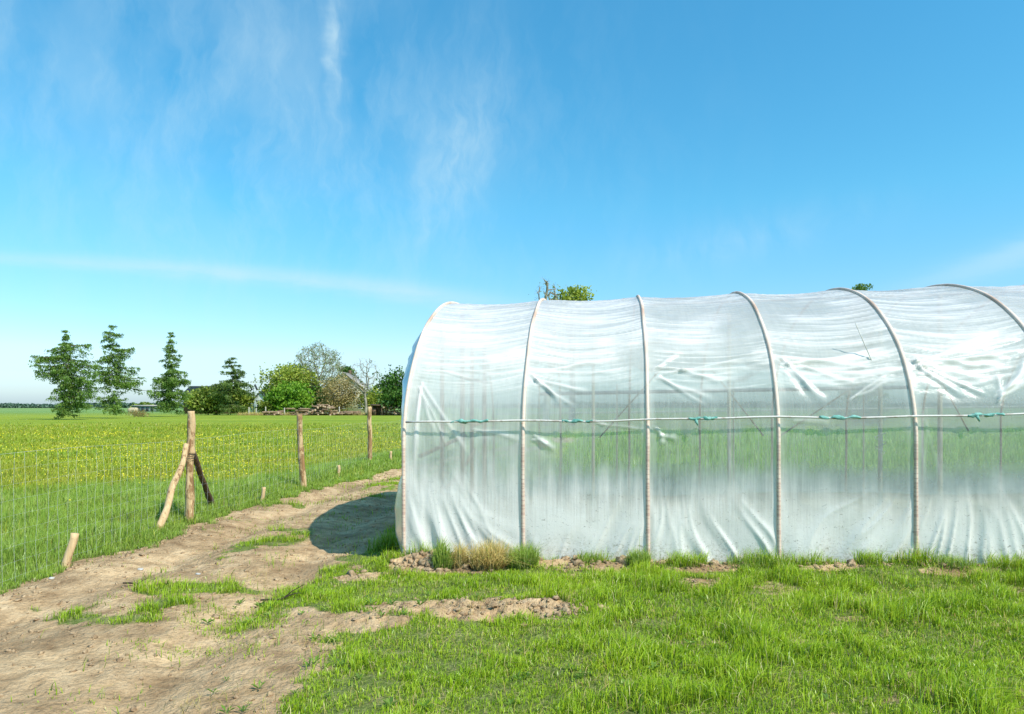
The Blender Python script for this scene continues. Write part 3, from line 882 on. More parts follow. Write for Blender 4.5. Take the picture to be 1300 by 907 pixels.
# pulled folds rising from the buried foot
fz = sstep(1.0, .0, Z0) * nearw
ph = US * 9 + 1.2 * fbm(US * 1.1, VS * 1.1, 150, 2) * 3 + (VS - .1) * np.sin(US * 2.3) * 6
fo = np.abs(vnoise(ph, VS * .9 + bay * 2, 151) - .5) * 2
fo = (1 - fo) ** 2.5
amp_s = 0.45 + .9 * vnoise(US * 1.2, US * 0, 155)
d += fz ** 1.3 * fo * .032 * amp_s
op += fz * fo * .16
# slanting drape of the first bay
dr = sstep(1.2, .2, Z0) * sstep(.95, .2, US / SP) * nearw
ph2 = (US * 1.0 - (Z0 - .1) * -.42) * 8.5
fo2 = (1 - np.abs(vnoise(ph2, Z0 * .7, 161) - .5) * 2) ** 2.2
d += dr * fo2 * .030; op += dr * fo2 * .18
# the far wall is left a little rougher
d += np.where(nearw, 0, (fbm(US * 2, VS * 3, 170, 3) - .5) * .05 * sinu)
# touch the hoops
edge_h = np.minimum(ub, 1 - ub) * SP
d = d * sstep(0.0, .10, edge_h) ** 0.6
d = d - 0.002

# haze of the film (condensation, dirt, age), plus the painted sheen of the folds
irr = fbm(US * 2.2, VS * 2.2, 180, 4) - .5
st1 = vnoise(US * 26, VS * .8, 181); st2 = vnoise(US * 11, VS * .5, 182)
strk_ = (st1 * .5 + st2 * .5 - .5)
top_of_damp = 0.82 + .34 * irr + (.22 + .30 * sstep(3.2, 1.5, US)) * strk_ + 0.10 * (bay == 0) - .04 * bay
damp = sstep(.26, -.24, Z0 - top_of_damp)
mid_ = 0.22 + 0.20 * (bay == 0) + .10 * (bay == 1) * sstep(.7, .2, ub) + .05 * irr
base_op = mid_ + damp * (0.86 - mid_)
roofz = sstep(1.45, 2.35, Z0)
base_op = base_op * (1 - roofz) + roofz * (np.interp(US, [0, 2, 4.5], [.62, .56, .47]) + .10 * irr + .06 * (bay == 0) * sstep(3.0, 2.2, Z0))
base_op += 0.30 * np.exp(-(edge_h / .055) ** 2) * sstep(2.6, 1.2, Z0)
base_op += .18 * sstep(.55, 0, Z0)
# far wall: damp foot, a clearer stretch over it, dull above
irr2 = fbm(US * 1.5, VS * 5, 190, 3) - .5
f_lo = sstep(.48, -.12, Z0 - (.24 + .18 * strk_ + .22 * irr2)); f_hi = sstep(-.10, .12, Z0 - (1.12 + .26 * (fbm(US * 5, VS * 2, 195, 4) - .5)))
f_cl = sstep(.7, 1.5, US + irr2 * .8)
fw = 0.10 + (1 - f_cl) * .55
fw = np.maximum(fw, np.maximum(f_lo * .85, f_hi * .74))
fw = np.where(Z0 > 1.7, .62 + .1 * irr, fw)
OP = np.where(nearw, base_op + op, fw)
OP = np.clip(OP, 0.05, 0.97)
STREAK = np.where(nearw, .06 + .24 * sstep(1.9, 1.2, Z0) * sstep(.25, .7, Z0) * sstep(5.0, 3.2, US / 1.0 + 0 * Z0) + .1 * sstep(1.0, .5, Z0), .12)
TT = T0 + d * NT_; ZT = Z0 + d * NZ_
FV = gw(US, TT, ZT).reshape(-1, 3)
# the film follows the hoops' ground line
nu, nv = len(us), len(vs)
fid = np.arange(nu * nv).reshape(nv, nu)
fq = np.stack([fid[:-1, :-1], fid[:-1, 1:], fid[1:, 1:], fid[1:, :-1]], -1).reshape(-1, 4)

fm, nt = new_mat('translucent film')
uvn = nt.n('ShaderNodeUVMap'); uvn.uv_map = 'UVMap'; U = uvn.outputs[0]
opn = nt.attr('haze'); stn = nt.attr('streak')
s1 = nt.noise(nt.mapv(U, (46, 1.6, 1)), 1.0, 4, 0.65)
s2 = nt.noise(nt.mapv(U, (16, 1.0, 1)), 1.0, 3, 0.6)
s3 = nt.noise(nt.mapv(U, (7, 7, 1)), 1.0, 6, 0.7)
st = nt.m('SUBTRACT', nt.m('ADD', nt.m('MULTIPLY', s1, 0.6), nt.m('MULTIPLY', s2, 0.4)), 0.5)
sp = nt.noise(nt.mapv(U, (30, 30, 1)), 1.0, 5, 0.75)
haze = nt.m('ADD', opn, nt.m('MULTIPLY', nt.m('MULTIPLY', st, stn), 3.2))
haze = nt.m('ADD', haze, nt.m('MULTIPLY', nt.m('SUBTRACT', s3, 0.5), 0.16))
haze = nt.m('MINIMUM', nt.m('MAXIMUM', haze, 0.06), 0.97)
fc = nt.mix(nt.rng(opn, 0.35, 0.8), (0.93, 0.95, 0.87), (1.0, 0.945, 0.86))
sepu = nt.n('ShaderNodeSeparateXYZ'); nt.l(U, sepu.inputs[0])
fc = nt.mix(nt.rng(sepu.outputs[1], 2.2, 3.1, 0, .8), fc, (0.90, 0.86, 0.835))  # roof film colour dimmed to hold down its scattered light
fc = nt.mix(nt.rng(sp, 0.62, 0.72, 0, 0.35), fc, (0.45, 0.42, 0.36))
zlow = nt.rng(sepu.outputs[1], 1.3, 0.1, 0, 1)
spk = nt.noise(nt.mapv(U, (26, 34, 1)), 1.0, 2, 0.5, 1.5)
fc = nt.mix(nt.m('MULTIPLY', nt.rng(spk, 0.665, 0.70), nt.m('MULTIPLY', zlow, .75)), fc, (0.30, 0.27, 0.21))
cra = nt.n('ShaderNodeTexVoronoi', feature='DISTANCE_TO_EDGE'); nt.l(nt.mapv(U, (3.2, 2.0, 1)), cra.inputs['Vector'])
cra.inputs['Scale'].default_value = 1.0
crl = nt.m('MULTIPLY', nt.rng(cra.outputs[0], 0.010, 0.003), nt.m('MULTIPLY', nt.rng(s3, 0.54, 0.60), zlow))
fc = nt.mix(nt.m('MULTIPLY', crl, .55), fc, (0.25, 0.26, 0.24))
mud = nt.m('MULTIPLY', nt.rng(nt.m('ADD', sepu.outputs[1], nt.m('MULTIPLY', nt.m('SUBTRACT', s3, .5), .5)), 0.42, 0.12, 0, 1, True), 0.55)
fc = nt.mix(nt.m('MULTIPLY', mud, nt.rng(spk, .45, .60)), fc, (0.50, 0.46, 0.34))
bmp = nt.bump(nt.m('ADD', s3, nt.m('MULTIPLY', sp, 0.5)), 0.18, 0.02)
di = nt.n('ShaderNodeBsdfDiffuse'); nt.l(fc, di.inputs[0]); nt.l(bmp, di.inputs['Normal'])
tr = nt.n('ShaderNodeBsdfTranslucent'); nt.l(fc, tr.inputs[0]); nt.l(bmp, tr.inputs['Normal'])
scat = nt.n('ShaderNodeMixShader'); scat.inputs[0].default_value = 0.24
nt.l(di.outputs[0], scat.inputs[1]); nt.l(tr.outputs[0], scat.inputs[2])
tp = nt.n('ShaderNodeBsdfTransparent'); tp.inputs[0].default_value = (0.85, 0.95, 0.92, 1)
body = nt.n('ShaderNodeMixShader'); nt.l(haze, body.inputs[0]); nt.l(tp.outputs[0], body.inputs[1]); nt.l(scat.outputs[0], body.inputs[2])
gl = nt.n('ShaderNodeBsdfGlossy'); gl.inputs['Roughness'].default_value = 0.22; nt.l(bmp, gl.inputs['Normal'])
fz_ = nt.n('ShaderNodeFresnel'); fz_.inputs[0].default_value = 1.4
fin = nt.n('ShaderNodeMixShader'); nt.l(nt.m('MULTIPLY', fz_.outputs[0], 0.6), fin.inputs[0]); nt.l(body.outputs[0], fin.inputs[1]); nt.l(gl.outputs[0], fin.inputs[2])
finish(nt, fin.outputs[0])

me = np_mesh('film_cover', FV - GHL, [fq], fm, True, {'haze': OP.ravel(), 'streak': STREAK.ravel()}, np.stack([US, VS], -1).reshape(-1, 2))
link('film_cover', me, GH)


def end_sheet(name, s0, out):
    """film over an end of the tunnel, loose and billowing"""
    k = 90
    rows = []
    zz = np.linspace(-.08, WALL + RISE - .004, 150)
    tl = np.interp(zz, pt_z, pt_t)
    e = np.linspace(0, 1, k); e = 0.5 - 0.5 * np.cos(np.pi * e)
    TE = tl[:, None] + (2 * HALF - 2 * tl)[:, None] * e[None, :]
    ZE = np.repeat(zz[:, None], k, 1)
    dist = np.minimum(TE - tl[:, None], 2 * HALF - tl[:, None] - TE)
    bz = np.interp(zz, [0, .12, .30, .55, .80, 1.0, 1.15, 1.5, 1.9, 2.2, 2.5, 2.9, 3.2], [.02, .07, .115, .12, .07, .012, .03, .075, .10, .105, .06, .02, .0])
    b = bz[:, None] * sstep(0, .16, dist) * (0.75 + .5 * fbm(TE * 2, ZE * 2, 201, 3))
    b = b + (fbm(TE * 5, ZE * 2.5, 203, 3) - .5) * .05 * sstep(0, .2, dist)
    fl_ = (1 - np.abs(vnoise(TE * 7 + ZE * 2, ZE * 1.1, 207) - .5) * 2) ** 2
    b = b + fl_ * .02 * sstep(0, .12, dist)
    v = gw(s0 + out * (b + .012), TE, ZE).reshape(-1, 3)
    hz = (0.62 + .25 * sstep(1.0, .3, ZE) + (fbm(TE * 2, ZE * 1.2, 209, 3) - .5) * .25 + fl_ * .12).ravel()  # fold term whitens the creases as painted sheen
    idx = np.arange(150 * k).reshape(150, k)
    q = np.stack([idx[:-1, :-1], idx[:-1, 1:], idx[1:, 1:], idx[1:, :-1]], -1).reshape(-1, 4)
    me = np_mesh(name, v - GHL, [q], fm, True, {'haze': np.clip(hz, .1, .95), 'streak': np.full(len(v), .15)}, np.stack([TE, ZE], -1).reshape(-1, 2))
    return link(name, me, GH)


end_sheet('end_sheet', 0.0, -1)
end_sheet('end_sheet', GL, 1)

# hoops: pale tape-wrapped tubes
hm, nt = new_mat('wrapped hoop')
tcn = nt.n('ShaderNodeTexCoord'); O = tcn.outputs['Object']
sepn = nt.n('ShaderNodeSeparateXYZ'); nt.l(O, sepn.inputs[0])
wv = nt.n('ShaderNodeTexWave', wave_type='BANDS', bands_direction='Z'); nt.l(nt.mapv(O, (0, .3, 1)), wv.inputs[0])
wv.inputs['Scale'].default_value = 7; wv.inputs['Distortion'].default_value = 9; wv.inputs['Detail'].default_value = 4; wv.inputs['Detail Scale'].default_value = 3
nn = nt.noise(O, 22, 4, .65); nb = nt.noise(O, 1.3, 3, .6)
c = nt.mix(nt.rng(nb, .42, .62), (0.82, 0.635, 0.51), (0.56, 0.38, 0.28))
lowz = nt.rng(sepn.outputs[2], 1.7, 0.9, 0, 1)
c = nt.mix(nt.m('MULTIPLY', nt.rng(wv.outputs['Fac'], .72, .9), nt.m('MULTIPLY', lowz, .5)), c, (0.42, 0.22, 0.17))
c = nt.mix(nt.rng(nn, .62, .72, 0, .6), c, (0.25, .16, .11))
finish(nt, principled(nt, c, 0.85, nt.bump(nn, .3, .01), .15))

vh = np.concatenate([np.linspace(0, v_of_z(1.2), 14), np.linspace(v_of_z(1.2), 2 * LH - v_of_z(1.2), 90)[1:-1], np.linspace(2 * LH - v_of_z(1.2), 2 * LH, 14)])
ht, hz_, hnt, hnz = prof(vh)
HR = 0.0185
path = np.stack([GD[0] * (ht + hnt * HR * .35 - HALF), GD[1] * (ht + hnt * HR * .35 - HALF), hz_ + hnz * HR * .35], -1)
wob = (vnoise(vh * 1.7, vh * 0, 301) - .5)[:, None] * np.array([[GA[0], GA[1], 0]]) * .012
mbh = MB(); mbh.tube(path + wob, HR, 10, True, .07, 3)
hoop0 = None
for i in range(NH):
    if hoop0 is None:
        o = hoop0 = mbh.build('hoop', hm, GH, True)
    else:
        o = hoop0.copy(); col.objects.link(o); o.parent = GH
    o.location = tuple(gw(i * SP, HALF, 0) - GHL)


def gtube(name, pts, rad, mat, n=8, rough=0.0, parent=None, seed=0):
    mb_ = MB(); mb_.tube(np.array([gw(*p) for p in pts]) - GHL, rad, n, True, rough, seed)
    return mb_.build(name, mat, parent or GH, True)


M_PIPE = simple_mat('pale pipe', (0.36, 0.26, 0.20), (0.74, 0.67, 0.60), 9, rough=.5, bump=.1, lo=.30, hi=.48)
M_WOODL = simple_mat('weathered timber', (0.56, 0.46, 0.36), (0.72, 0.62, 0.50), 5, stretch=(5, 5, .8))
M_GREEN = simple_mat('green cloth strip', (0.10, 0.30, 0.24), (0.30, 0.56, 0.47), 14, bump=.6)
ZR = 1.47
pts = [(s_, -.045, ZR + .008 * math.sin(s_ * 2.3) + .006 * math.sin(s_ * 5.1 + 1)) for s_ in np.linspace(.03, GL, 60)]
gtube('side_rail', pts, .0100, M_PIPE, 8, .15)
gtube('side_rail', [(s_, 2 * HALF + .03, 1.50) for s_ in np.linspace(.03, GL, 20)], .014, M_PIPE)
gtube('ridge_pole', [(s_, HALF, WALL + RISE - .06) for s_ in np.linspace(0, GL, 30)], .02, M_PIPE)
gtube('purlin', [(s_, 5.55, 1.86) for s_ in np.linspace(0.9, 7.2, 16)], .032, simple_mat('grey purlin', (.26, .29, .31), (.38, .40, .42), 3))
gtube('purlin', [(s_, .62, 2.30) for s_ in np.linspace(1.9, 2.75, 6)], .012, M_WOODL)

# green cloth ties at mid span on the rail
for i, (px_u) in enumerate((.56, .44, .42, .44, .47, .45)):
    s0 = (i + px_u) * SP; L = (.20, .155, .14, .19, .16, .18)[i]
    mb_ = MB()
    q = np.linspace(-L, L, 26)
    pp = np.array([gw(s0 + a, -.047, ZR + .008 * math.sin((s0 + a) * 2.3) + .006 * math.sin(a * 40 + i)) for a in q]) - GHL
    prof_r = .008 + .010 * np.abs(np.sin(q * 21 + i * 1.7)) * np.exp(-(q / L) ** 2 * .7)
    mb_.tube(pp, prof_r, 10, True, .6, 30 + i)
    if i == 4 or i == 2:
        e0 = pp[6]
        mb_.tube(np.array([e0, e0 + [.005, -.015, -.03], e0 + [.02, -.02, -.065]]), [.016, .013, .006], 6, True, .4, 77)
    mb_.build('tie', M_GREEN, GH, True)

# inner posts and end framing
WB = .03
def gpost(name, s_, t_, z0, z1, r, mat, seed=0, ds=0, dt=0):
    zz = np.linspace(z0, z1, 9)
    gtube(name, [(s_ + ds * (z - z0), t_ + dt * (z - z0), z) for z in zz], r, mat, 8, .12, seed=seed)
gpost('inner_post', 1.95, 2.1, 0, 2.86, .02, M_WOODL, 1)
gpost('inner_post', 3.6, 1.6, 0, 2.70, .022, M_WOODL, 2)
gpost('inner_post', 5.15, 1.1, 0, 2.45, .022, M_WOODL, 3)
gpost('inner_post', 6.6, 3.0, 0, 3.05, .03, M_WOODL, 4)
for k, (s_, t_) in enumerate([(1.0, 4.6), (2.3, 5.0), (4.2, 4.8), (6.3, 5.0)]):
    gpost('support_stake', s_, t_, 0, 2.0, .012, M_WOODL, 10 + k)
for k, (a, b) in enumerate([((2.0, 5.86, 1.05), (3.1, 5.1, 2.3)), ((4.9, 5.86, 1.05), (3.9, 5.1, 2.2)), ((5.2, 5.86, 1.05), (6.8, 5.1, 2.3)), ((8.3, 5.86, 1.1), (7.4, 5.1, 2.2))]):
    a, b = np.array(a), np.array(b)
    gtube('diagonal_brace', [tuple(a + (b - a) * q) for q in np.linspace(0, 1, 7)], .014, M_WOODL)
# end wall at the near end: posts, door, rails
M_DOOR = simple_mat('pale door timber', (0.30, 0.19, 0.12), (0.56, 0.38, 0.27), 4, stretch=(5, 5, .8))
SE = .07
for k, (t_, z1, r) in enumerate([(1.45, 2.70, .027), (2.72, 3.0, .032), (3.45, 3.02, .03), (4.6, 2.74, .034)]):
    gpost('end_post', SE, t_, 0, z1, r, M_DOOR, 20 + k)
gpost('end_post', SE + .1, 3.95, 0, 2.9, .026, M_DOOR, 29)
for (t0, z0, t1, z1) in [(0.25, 1.10, 2.72, 1.22), (1.45, .62, 2.72, .70), (2.75, .80, 3.45, .98), (2.75, 2.05, 4.6, 2.05), (3.45, 1.35, 4.6, 1.4)]:
    gtube('end_rail', [(SE + .04, t0 + (t1 - t0) * q, z0 + (z1 - z0) * q) for q in np.linspace(0, 1, 6)], .026, M_DOOR, 6)
# knotted string hanging in the fourth bay
M_STR = simple_mat('pale string', (0.55, 0.50, 0.40), (0.75, 0.70, 0.60), 20, bump=.1)
kn = [(4.64, .35, 2.42)] + [(4.86 + .03 * math.sin(q * 9), .30 + .02 * math.cos(q * 7), 1.85 - q * .75 + .04 * math.sin(q * 25)) for q in np.linspace(0, 1, 40)]
gtube('string', kn, .005, M_STR, 5)
kn = [(4.86 + .05 * math.cos(q * 14) * (1 - q * .4), .29 + .03 * math.sin(q * 11), 1.30 - q * .22) for q in np.linspace(0, 1, 50)]
gtube('string', kn, .004, M_STR, 5)

# dried stalks standing inside, close to the film
M_STALK = simple_mat('dried stalk', (0.06, 0.045, 0.03), (0.16, 0.12, 0.08), 10, bump=.2)
sr = np.random.default_rng(17)
stalk_specs = [(.93, .10, .95, 'long crooked stalk nearest the tunnel corner'), (1.78, .09, .80, 'thin stalk behind the second bay of film'), (3.15, .08, .62, 'short bent stalk behind the third bay of film'),
               (3.55, .08, .40, 'low forked stalk behind the third bay of film'), (1.15, .12, .55, 'short stalk beside the second hoop'), (4.35, .08, .5, 'thin stalk behind the fourth bay of film')]
for s_, t_, hh, lb in stalk_specs:
    root = gw(s_, t_, 0)
    q = np.linspace(0, 1, 16)
    p_ = np.stack([np.cumsum(sr.normal(0, .014, 16)), np.abs(np.cumsum(sr.normal(0, .004, 16))) * .5, q * hh - .03], -1)
    mb_ = MB(); mb_.tube(p_, np.linspace(.0042, .0018, 16), 5, True)
    for kk in (6, 9, 12):
        e = p_[kk]; mb_.tube(np.array([e, e + [sr.uniform(-.05, .05), .005, .05], e + [sr.uniform(-.09, .09), .005, .10]]), [.002, .0016, .001], 4)
    o = mb_.build('dry_stalk', M_STALK, None, True); o.location = root
    tag(o, 'dark dried ' + lb, 'plant', 'dried stalks inside the polytunnel')

# dry and green tussocks on the bank against the film
def tussock(name, x, y, r, h, n, mat, label, lean, seed):
    rr = np.random.default_rng(seed)
    a = rr.uniform(0, 2 * np.pi, n); q = r * np.sqrt(rr.uniform(0, 1, n))
    px_, py_ = np.cos(a) * q, np.sin(a) * q * .7
    zz = ground_h(x + px_, y + py_) - ground_h(np.array([x]), np.array([y]))[0]
    o = blades(name, px_, py_, h * rr.uniform(.5, 1.25, n), rr.uniform(.004, .007, n), mat, lean, seed=seed, z=zz + .01)
    o.location = (x, y, float(ground_h(np.array([x]), np.array([y]))[0]))
    return tag(o, label, 'grass tuft', 'grass tussocks along the foot of the film')
tussock('grass_tussock', -0.24, 7.10, .17, .26, 1500, M_DRY, 'straw yellow drooping tussock against the film', .75, 401)
tussock('grass_tussock', -0.53, 7.14, .09, .20, 450, M_DRY, 'half green half straw tussock left of the drooping yellow one', .6, 402)
tussock('grass_tussock', -0.70, 7.12, .10, .24, 600, M_VERGE, 'upright green tuft beside the clods at the tunnel corner', .4, 403)
tussock('grass_tussock', 0.10, 7.08, .16, .20, 900, M_VERGE, 'dark green tussock right of the straw yellow one', .5, 404)
tussock('grass_tussock', 1.25, 6.98, .12, .17, 500, M_VERGE, 'green tuft at the foot of the third hoop', .5, 405)

for k, (s_, lb) in enumerate([(1.95, 'small green tuft under the second bay of film'), (2.9, 'leaning green tuft under the third bay of film'), (3.55, 'thin green tuft before the fourth hoop'), (4.6, 'low wide green tuft under the fourth bay of film'),
                              (5.35, 'bright tuft just past the fifth hoop'), (5.9, 'tall thin tuft under the last full bay of film')]):
    p_ = gw(s_, -.13, 0)
    tussock('grass_tussock', float(p_[0]), float(p_[1]), .13 + .07 * (k % 3), .12 + .04 * (k % 2), 260 + 120 * (k % 3), (M_VERGE, M_LAWN)[k % 2], lb, .75, 410 + k)

# ------------------------------------------------------------------ fence and stakes
def bark_mat(name, wood, wood2, bark, amount, rough=.85):
    m, nt = new_mat(name)
    tcn = nt.n('ShaderNodeTexCoord'); O = tcn.outputs['Object']
    g = nt.noise(nt.mapv(O, (30, 30, 2.5)), 1.0, 5, .6)
    b = nt.noise(nt.mapv(O, (13, 13, 4.5)), 1.0, 5, .65, .4)
    c = nt.ramp(g, [(.3, wood), (.7, wood2)])
    c = nt.mix(nt.rng(b, amount, amount + .07), c, nt.mix(nt.rng(g, .35, .65), bark, tuple(x * 1.9 for x in bark)))
    hh = nt.m('ADD', nt.m('MULTIPLY', nt.rng(b, amount, amount + .07), .6), nt.m('MULTIPLY', g, .4))
    finish(nt, principled(nt, c, rough, nt.bump(hh, .6, .012), .25))
    return m
B_LIGHT = bark_mat('peeled pole', (0.50, 0.32, 0.15), (0.74, 0.52, 0.29), (0.21, 0.11, 0.05), .54)
B_MID = bark_mat('half barked pole', (0.48, 0.31, 0.14), (0.74, 0.54, 0.30), (0.21, 0.115, 0.05), .47)
B_DARK = bark_mat('barked pole', (0.22, 0.13, 0.06), (0.36, 0.23, 0.11), (0.085, 0.052, 0.03), .36)
B_TWO = B_LIGHT

FX = [-4.66, -4.59, -4.16, -3.96, -3.2]; FY = [5.4, 10.1, 14.14, 19.8, 27]
fence = empty('wire_fence', (-4.59, 10.1, 0), 'wire mesh fence on rough wooden posts between the track and the meadow', 'fence')
FL = np.array(fence.location)
gh1 = lambda x, y: float(ground_h(np.array([x]), np.array([y]))[0])


def pole(name, p0, p1, r0, r1, mat, parent, origin, seed, n=12, seg=22, bend=.012, rough=.16):
    q = np.linspace(0, 1, seg)[:, None]
    p0, p1 = np.array(p0, float), np.array(p1, float)
    pts_ = p0 + (p1 - p0) * q
    pts_[:, 0] += bend * (vnoise(q[:, 0] * 4, q[:, 0] * 0, seed) - .5) * 2
    mb_ = MB(); mb_.tube(pts_ - origin, r0 + (r1 - r0) * q[:, 0], n, True, rough, seed)
    return mb_.build(name, mat, parent, True)


z0 = gh1(-4.59, 10.1)
bp = pole('post', (-4.59, 10.1, z0 - .05), (-4.565, 10.1, 1.585), .066, .043, B_MID, fence, FL, 3)
bp['label'] = 'tall braced post with a pale peeled top'
pole('peeled_top', (-4.575, 10.1, .98), (-4.562, 10.1, 1.592), .053, .047, B_LIGHT, bp, FL, 9, rough=.08)
pole('brace', (-4.63, 9.28, gh1(-4.63, 9.28) - .03), (-4.585, 10.03, 1.12), .047, .038, B_LIGHT, bp, FL, 4, bend=.03)
b2 = pole('brace', (-4.79, 11.4, gh1(-4.79, 11.4) - .03), (-4.585, 10.17, 1.00), .045, .036, B_DARK, bp, FL, 5)
mb_ = MB()
for k in range(3):
    a = np.linspace(0, 2 * np.pi, 20)
    mb_.tube(np.stack([-4.585 + .068 * np.cos(a), 10.1 + .11 * np.sin(a), np.full(20, .92 + .03 * k)], -1) - FL, .004, 4, False)
mb_.build('wire_binding', simple_mat('dark wire', (.05, .04, .035), (.10, .08, .07), 8, rough=.5), bp)
p2 = pole('post', (-4.16, 14.14, gh1(-4.16, 14.14) - .05), (-4.24, 14.14, 1.50), .062, .050, B_MID, fence, FL, 6, bend=.02)
p3 = pole('post', (-3.96, 19.8, gh1(-3.96, 19.8) - .05), (-3.985, 19.8, 1.66), .068, .060, B_MID, fence, FL, 7)
# wire mesh
mw = simple_mat('galvanised wire', (0.50, 0.52, 0.50), (0.66, 0.68, 0.66), 4, rough=.4, bump=0)
mb_ = MB()
ys = np.arange(5.4, 27, .16); xs = np.interp(ys, FY, FX) - .055
zg = ground_h(xs, ys)
wr = np.random.default_rng(8)
for i in range(len(ys)):
    top = 1.20 + .02 * math.sin(ys[i] * 1.1)
    nseg = 5
    zz = np.linspace(zg[i] + .03, top, nseg)
    mb_.tube(np.stack([xs[i] + wr.normal(0, .006, nseg), ys[i] + wr.normal(0, .008, nseg), zz], -1) - FL, .0010, 3, False)
for kz in np.linspace(.06, 1.0, 9):
    mb_.tube(np.stack([xs, ys, zg + kz * (1.20 + .02 * np.sin(ys * 1.1) - zg)], -1) - FL,   .0005 if kz < .99 else .0010, 3, False)
mb_.build('wire_mesh', mw, fence)

stakes = [(-4.64, 7.32, .36, .10, .04, .040, 'short pale sawn stake nearest the camera at the grass edge'), (-4.34, 12.3, .26, .03, .02, .032, 'short stake beside the track between the braced post and the middle post'),
          (-4.05, 16.5, .28, .02, 0, .035, 'short stake between the two plain fence posts'), (-3.48, 20.3, .34, .01, 0, .038, 'short stake beyond the far fence post near the plastic sheet')]
for k, (x, y, hh, dx, dy, r, lb) in enumerate(stakes):
    z = gh1(x, y)
    o = pole('wooden_stake', (0, 0, -.06), (dx, dy, hh), r, r * .95, B_LIGHT, None, np.zeros(3), 20 + k, rough=.14, seg=9)
    o.location = (x, y, z)
    tag(o, lb, 'stake', 'short wooden stakes along the track')

# ------------------------------------------------------------------ trees
B_TRUNK = simple_mat('tree bark', (0.06, 0.045, 0.03), (0.15, 0.115, 0.08), 3, stretch=(2, 2, .5))
L_SPR = leaf_mat('spruce needles', (0.06, 0.11, 0.02), (0.15, 0.24, 0.04), (0.30, 0.38, 0.08), .40, .5)  # far tree colours lightened in place of distance haze
L_SPR2 = leaf_mat('larch needles', (0.07, 0.135, 0.02), (0.17, 0.30, 0.04), (0.33, 0.45, 0.08), .40, .5)
L_OLV = leaf_mat('olive leaves', (0.10, 0.15, 0.018), (0.24, 0.32, 0.035), (0.40, 0.46, 0.07), .3, .4)
L_LIME = leaf_mat('fresh leaves', (0.08, 0.20, 0.012), (0.19, 0.37, 0.02), (0.33, 0.50, 0.04), .4, .4)
L_YEL = leaf_mat('yellow green leaves', (0.18, 0.23, 0.03), (0.38, 0.45, 0.05), (0.54, 0.58, 0.11), .4, .4)
L_RUS = leaf_mat('russet buds', (0.20, 0.16, 0.05), (0.40, 0.30, 0.10), (0.54, 0.43, 0.18), .3, .5)
L_DRK = leaf_mat('dark leaves', (0.025, 0.07, 0.010), (0.065, 0.16, 0.018), (0.14, 0.26, 0.035), .25, .4)
L_GRY = leaf_mat('sparse new leaves', (0.17, 0.21, 0.07), (0.30, 0.35, 0.12), (0.44, 0.48, 0.20), .3, .5)
B_GREY = simple_mat('grey twigs', (0.24, 0.21, 0.16), (0.40, 0.36, 0.28), 2)


def conifer(name, px, Y, top_py, label, group, prof_pts, mat, seed, boughs=(), dens=1.0, leaf=.42, droop=.5, gap=0.0, lean=0.0, levels=34, base_py=None, tier=False):
    """trunk and crown of hanging sprays; prof_pts: (height fraction, radius in m)"""
    r = np.random.default_rng(seed)
    H = up(top_py, Y); X = at(px, Y)
    root = empty(name, (X, Y, 0), label, 'tree', group)
    tz = np.linspace(-.2, H * .98, 14)
    tx = lean * (tz / H) ** 1.3 * H + .12 * np.sin(tz * .9 + seed)
    mb_ = MB(); mb_.tube(np.stack([tx, 0 * tz, tz], -1), np.linspace(.020 * H, .012, 14), 8)
    tr_m = mb_; mb_ = MB(); cr_ = MB()
    pf = np.array(prof_pts)
    bl = []
    for lv in range(levels):
        fz = .06 + .93 * (lv + (0 if tier else r.uniform(-.4, .4))) / levels
        if fz < pf[0, 0]: continue
        rad = np.interp(fz, pf[:, 0], pf[:, 1])
        for k in range(int(r.integers(4, 7))):
            if r.uniform() < gap: continue
            bl.append((fz, r.uniform(0, 2 * np.pi), rad * r.uniform(.35, 1.12)))
    for fz, sgn, ln in boughs:
        for k in range(3): bl.append((fz + r.uniform(-.03, .03), (0 if sgn > 0 else np.pi) + r.uniform(-.45, .45), ln * r.uniform(.7, 1.05)))
    for fz, a, ln in bl:
        z = fz * H; x0 = np.interp(z, tz, tx)
        q = np.linspace(0, 1, 7)
        dz = -droop * ln * (q * .55 - .42 * q ** 2.4) * (1.25 - fz) + r.normal(-.06, .12) * ln * q
        p_ = np.stack([x0 + np.cos(a) * ln * q, np.sin(a) * ln * q, z + dz], -1)
        if ln > 1.0: mb_.tube(p_, np.linspace(.022 * ln + .01, .008, 7), 4, False)
        ntw = int(max(4, ln * 6.5 * dens))
        sd = np.array([-np.sin(a), np.cos(a), 0])
        for qt in r.uniform(.08, 1.02, ntw):
            b0 = np.array([np.interp(qt, q, p_[:, i]) for i in range(3)])
            b0 = b0 + sd * r.normal(0, .17) * ln * (1.1 - .8 * qt)
            hang = r.uniform(.25, 1.0) * (.35 + .30 * min(ln, 3)) * (1.1 - .35 * qt)
            m_ = int(4 + hang * 9)
            hq = r.uniform(0, 1, m_)
            c = b0 + np.stack([r.normal(0, .13, m_) + np.cos(a) * .12 * hq, r.normal(0, .13, m_) + np.sin(a) * .12 * hq, .10 - hang * hq], -1)
            tt = np.clip(r.uniform(.1, .75) + r.normal(0, .15, m_), 0, 1)
            cr_.leaves(c, leaf * .72 * (1.1 - .4 * hq), r, tt, aspect=.42, down=(np.cos(a) * .4, np.sin(a) * .4, -.9))
    tr_m.build('trunk', B_TRUNK, root, True)
    crown_mesh(cr_, mb_, mat, B_TRUNK, root)
    return root


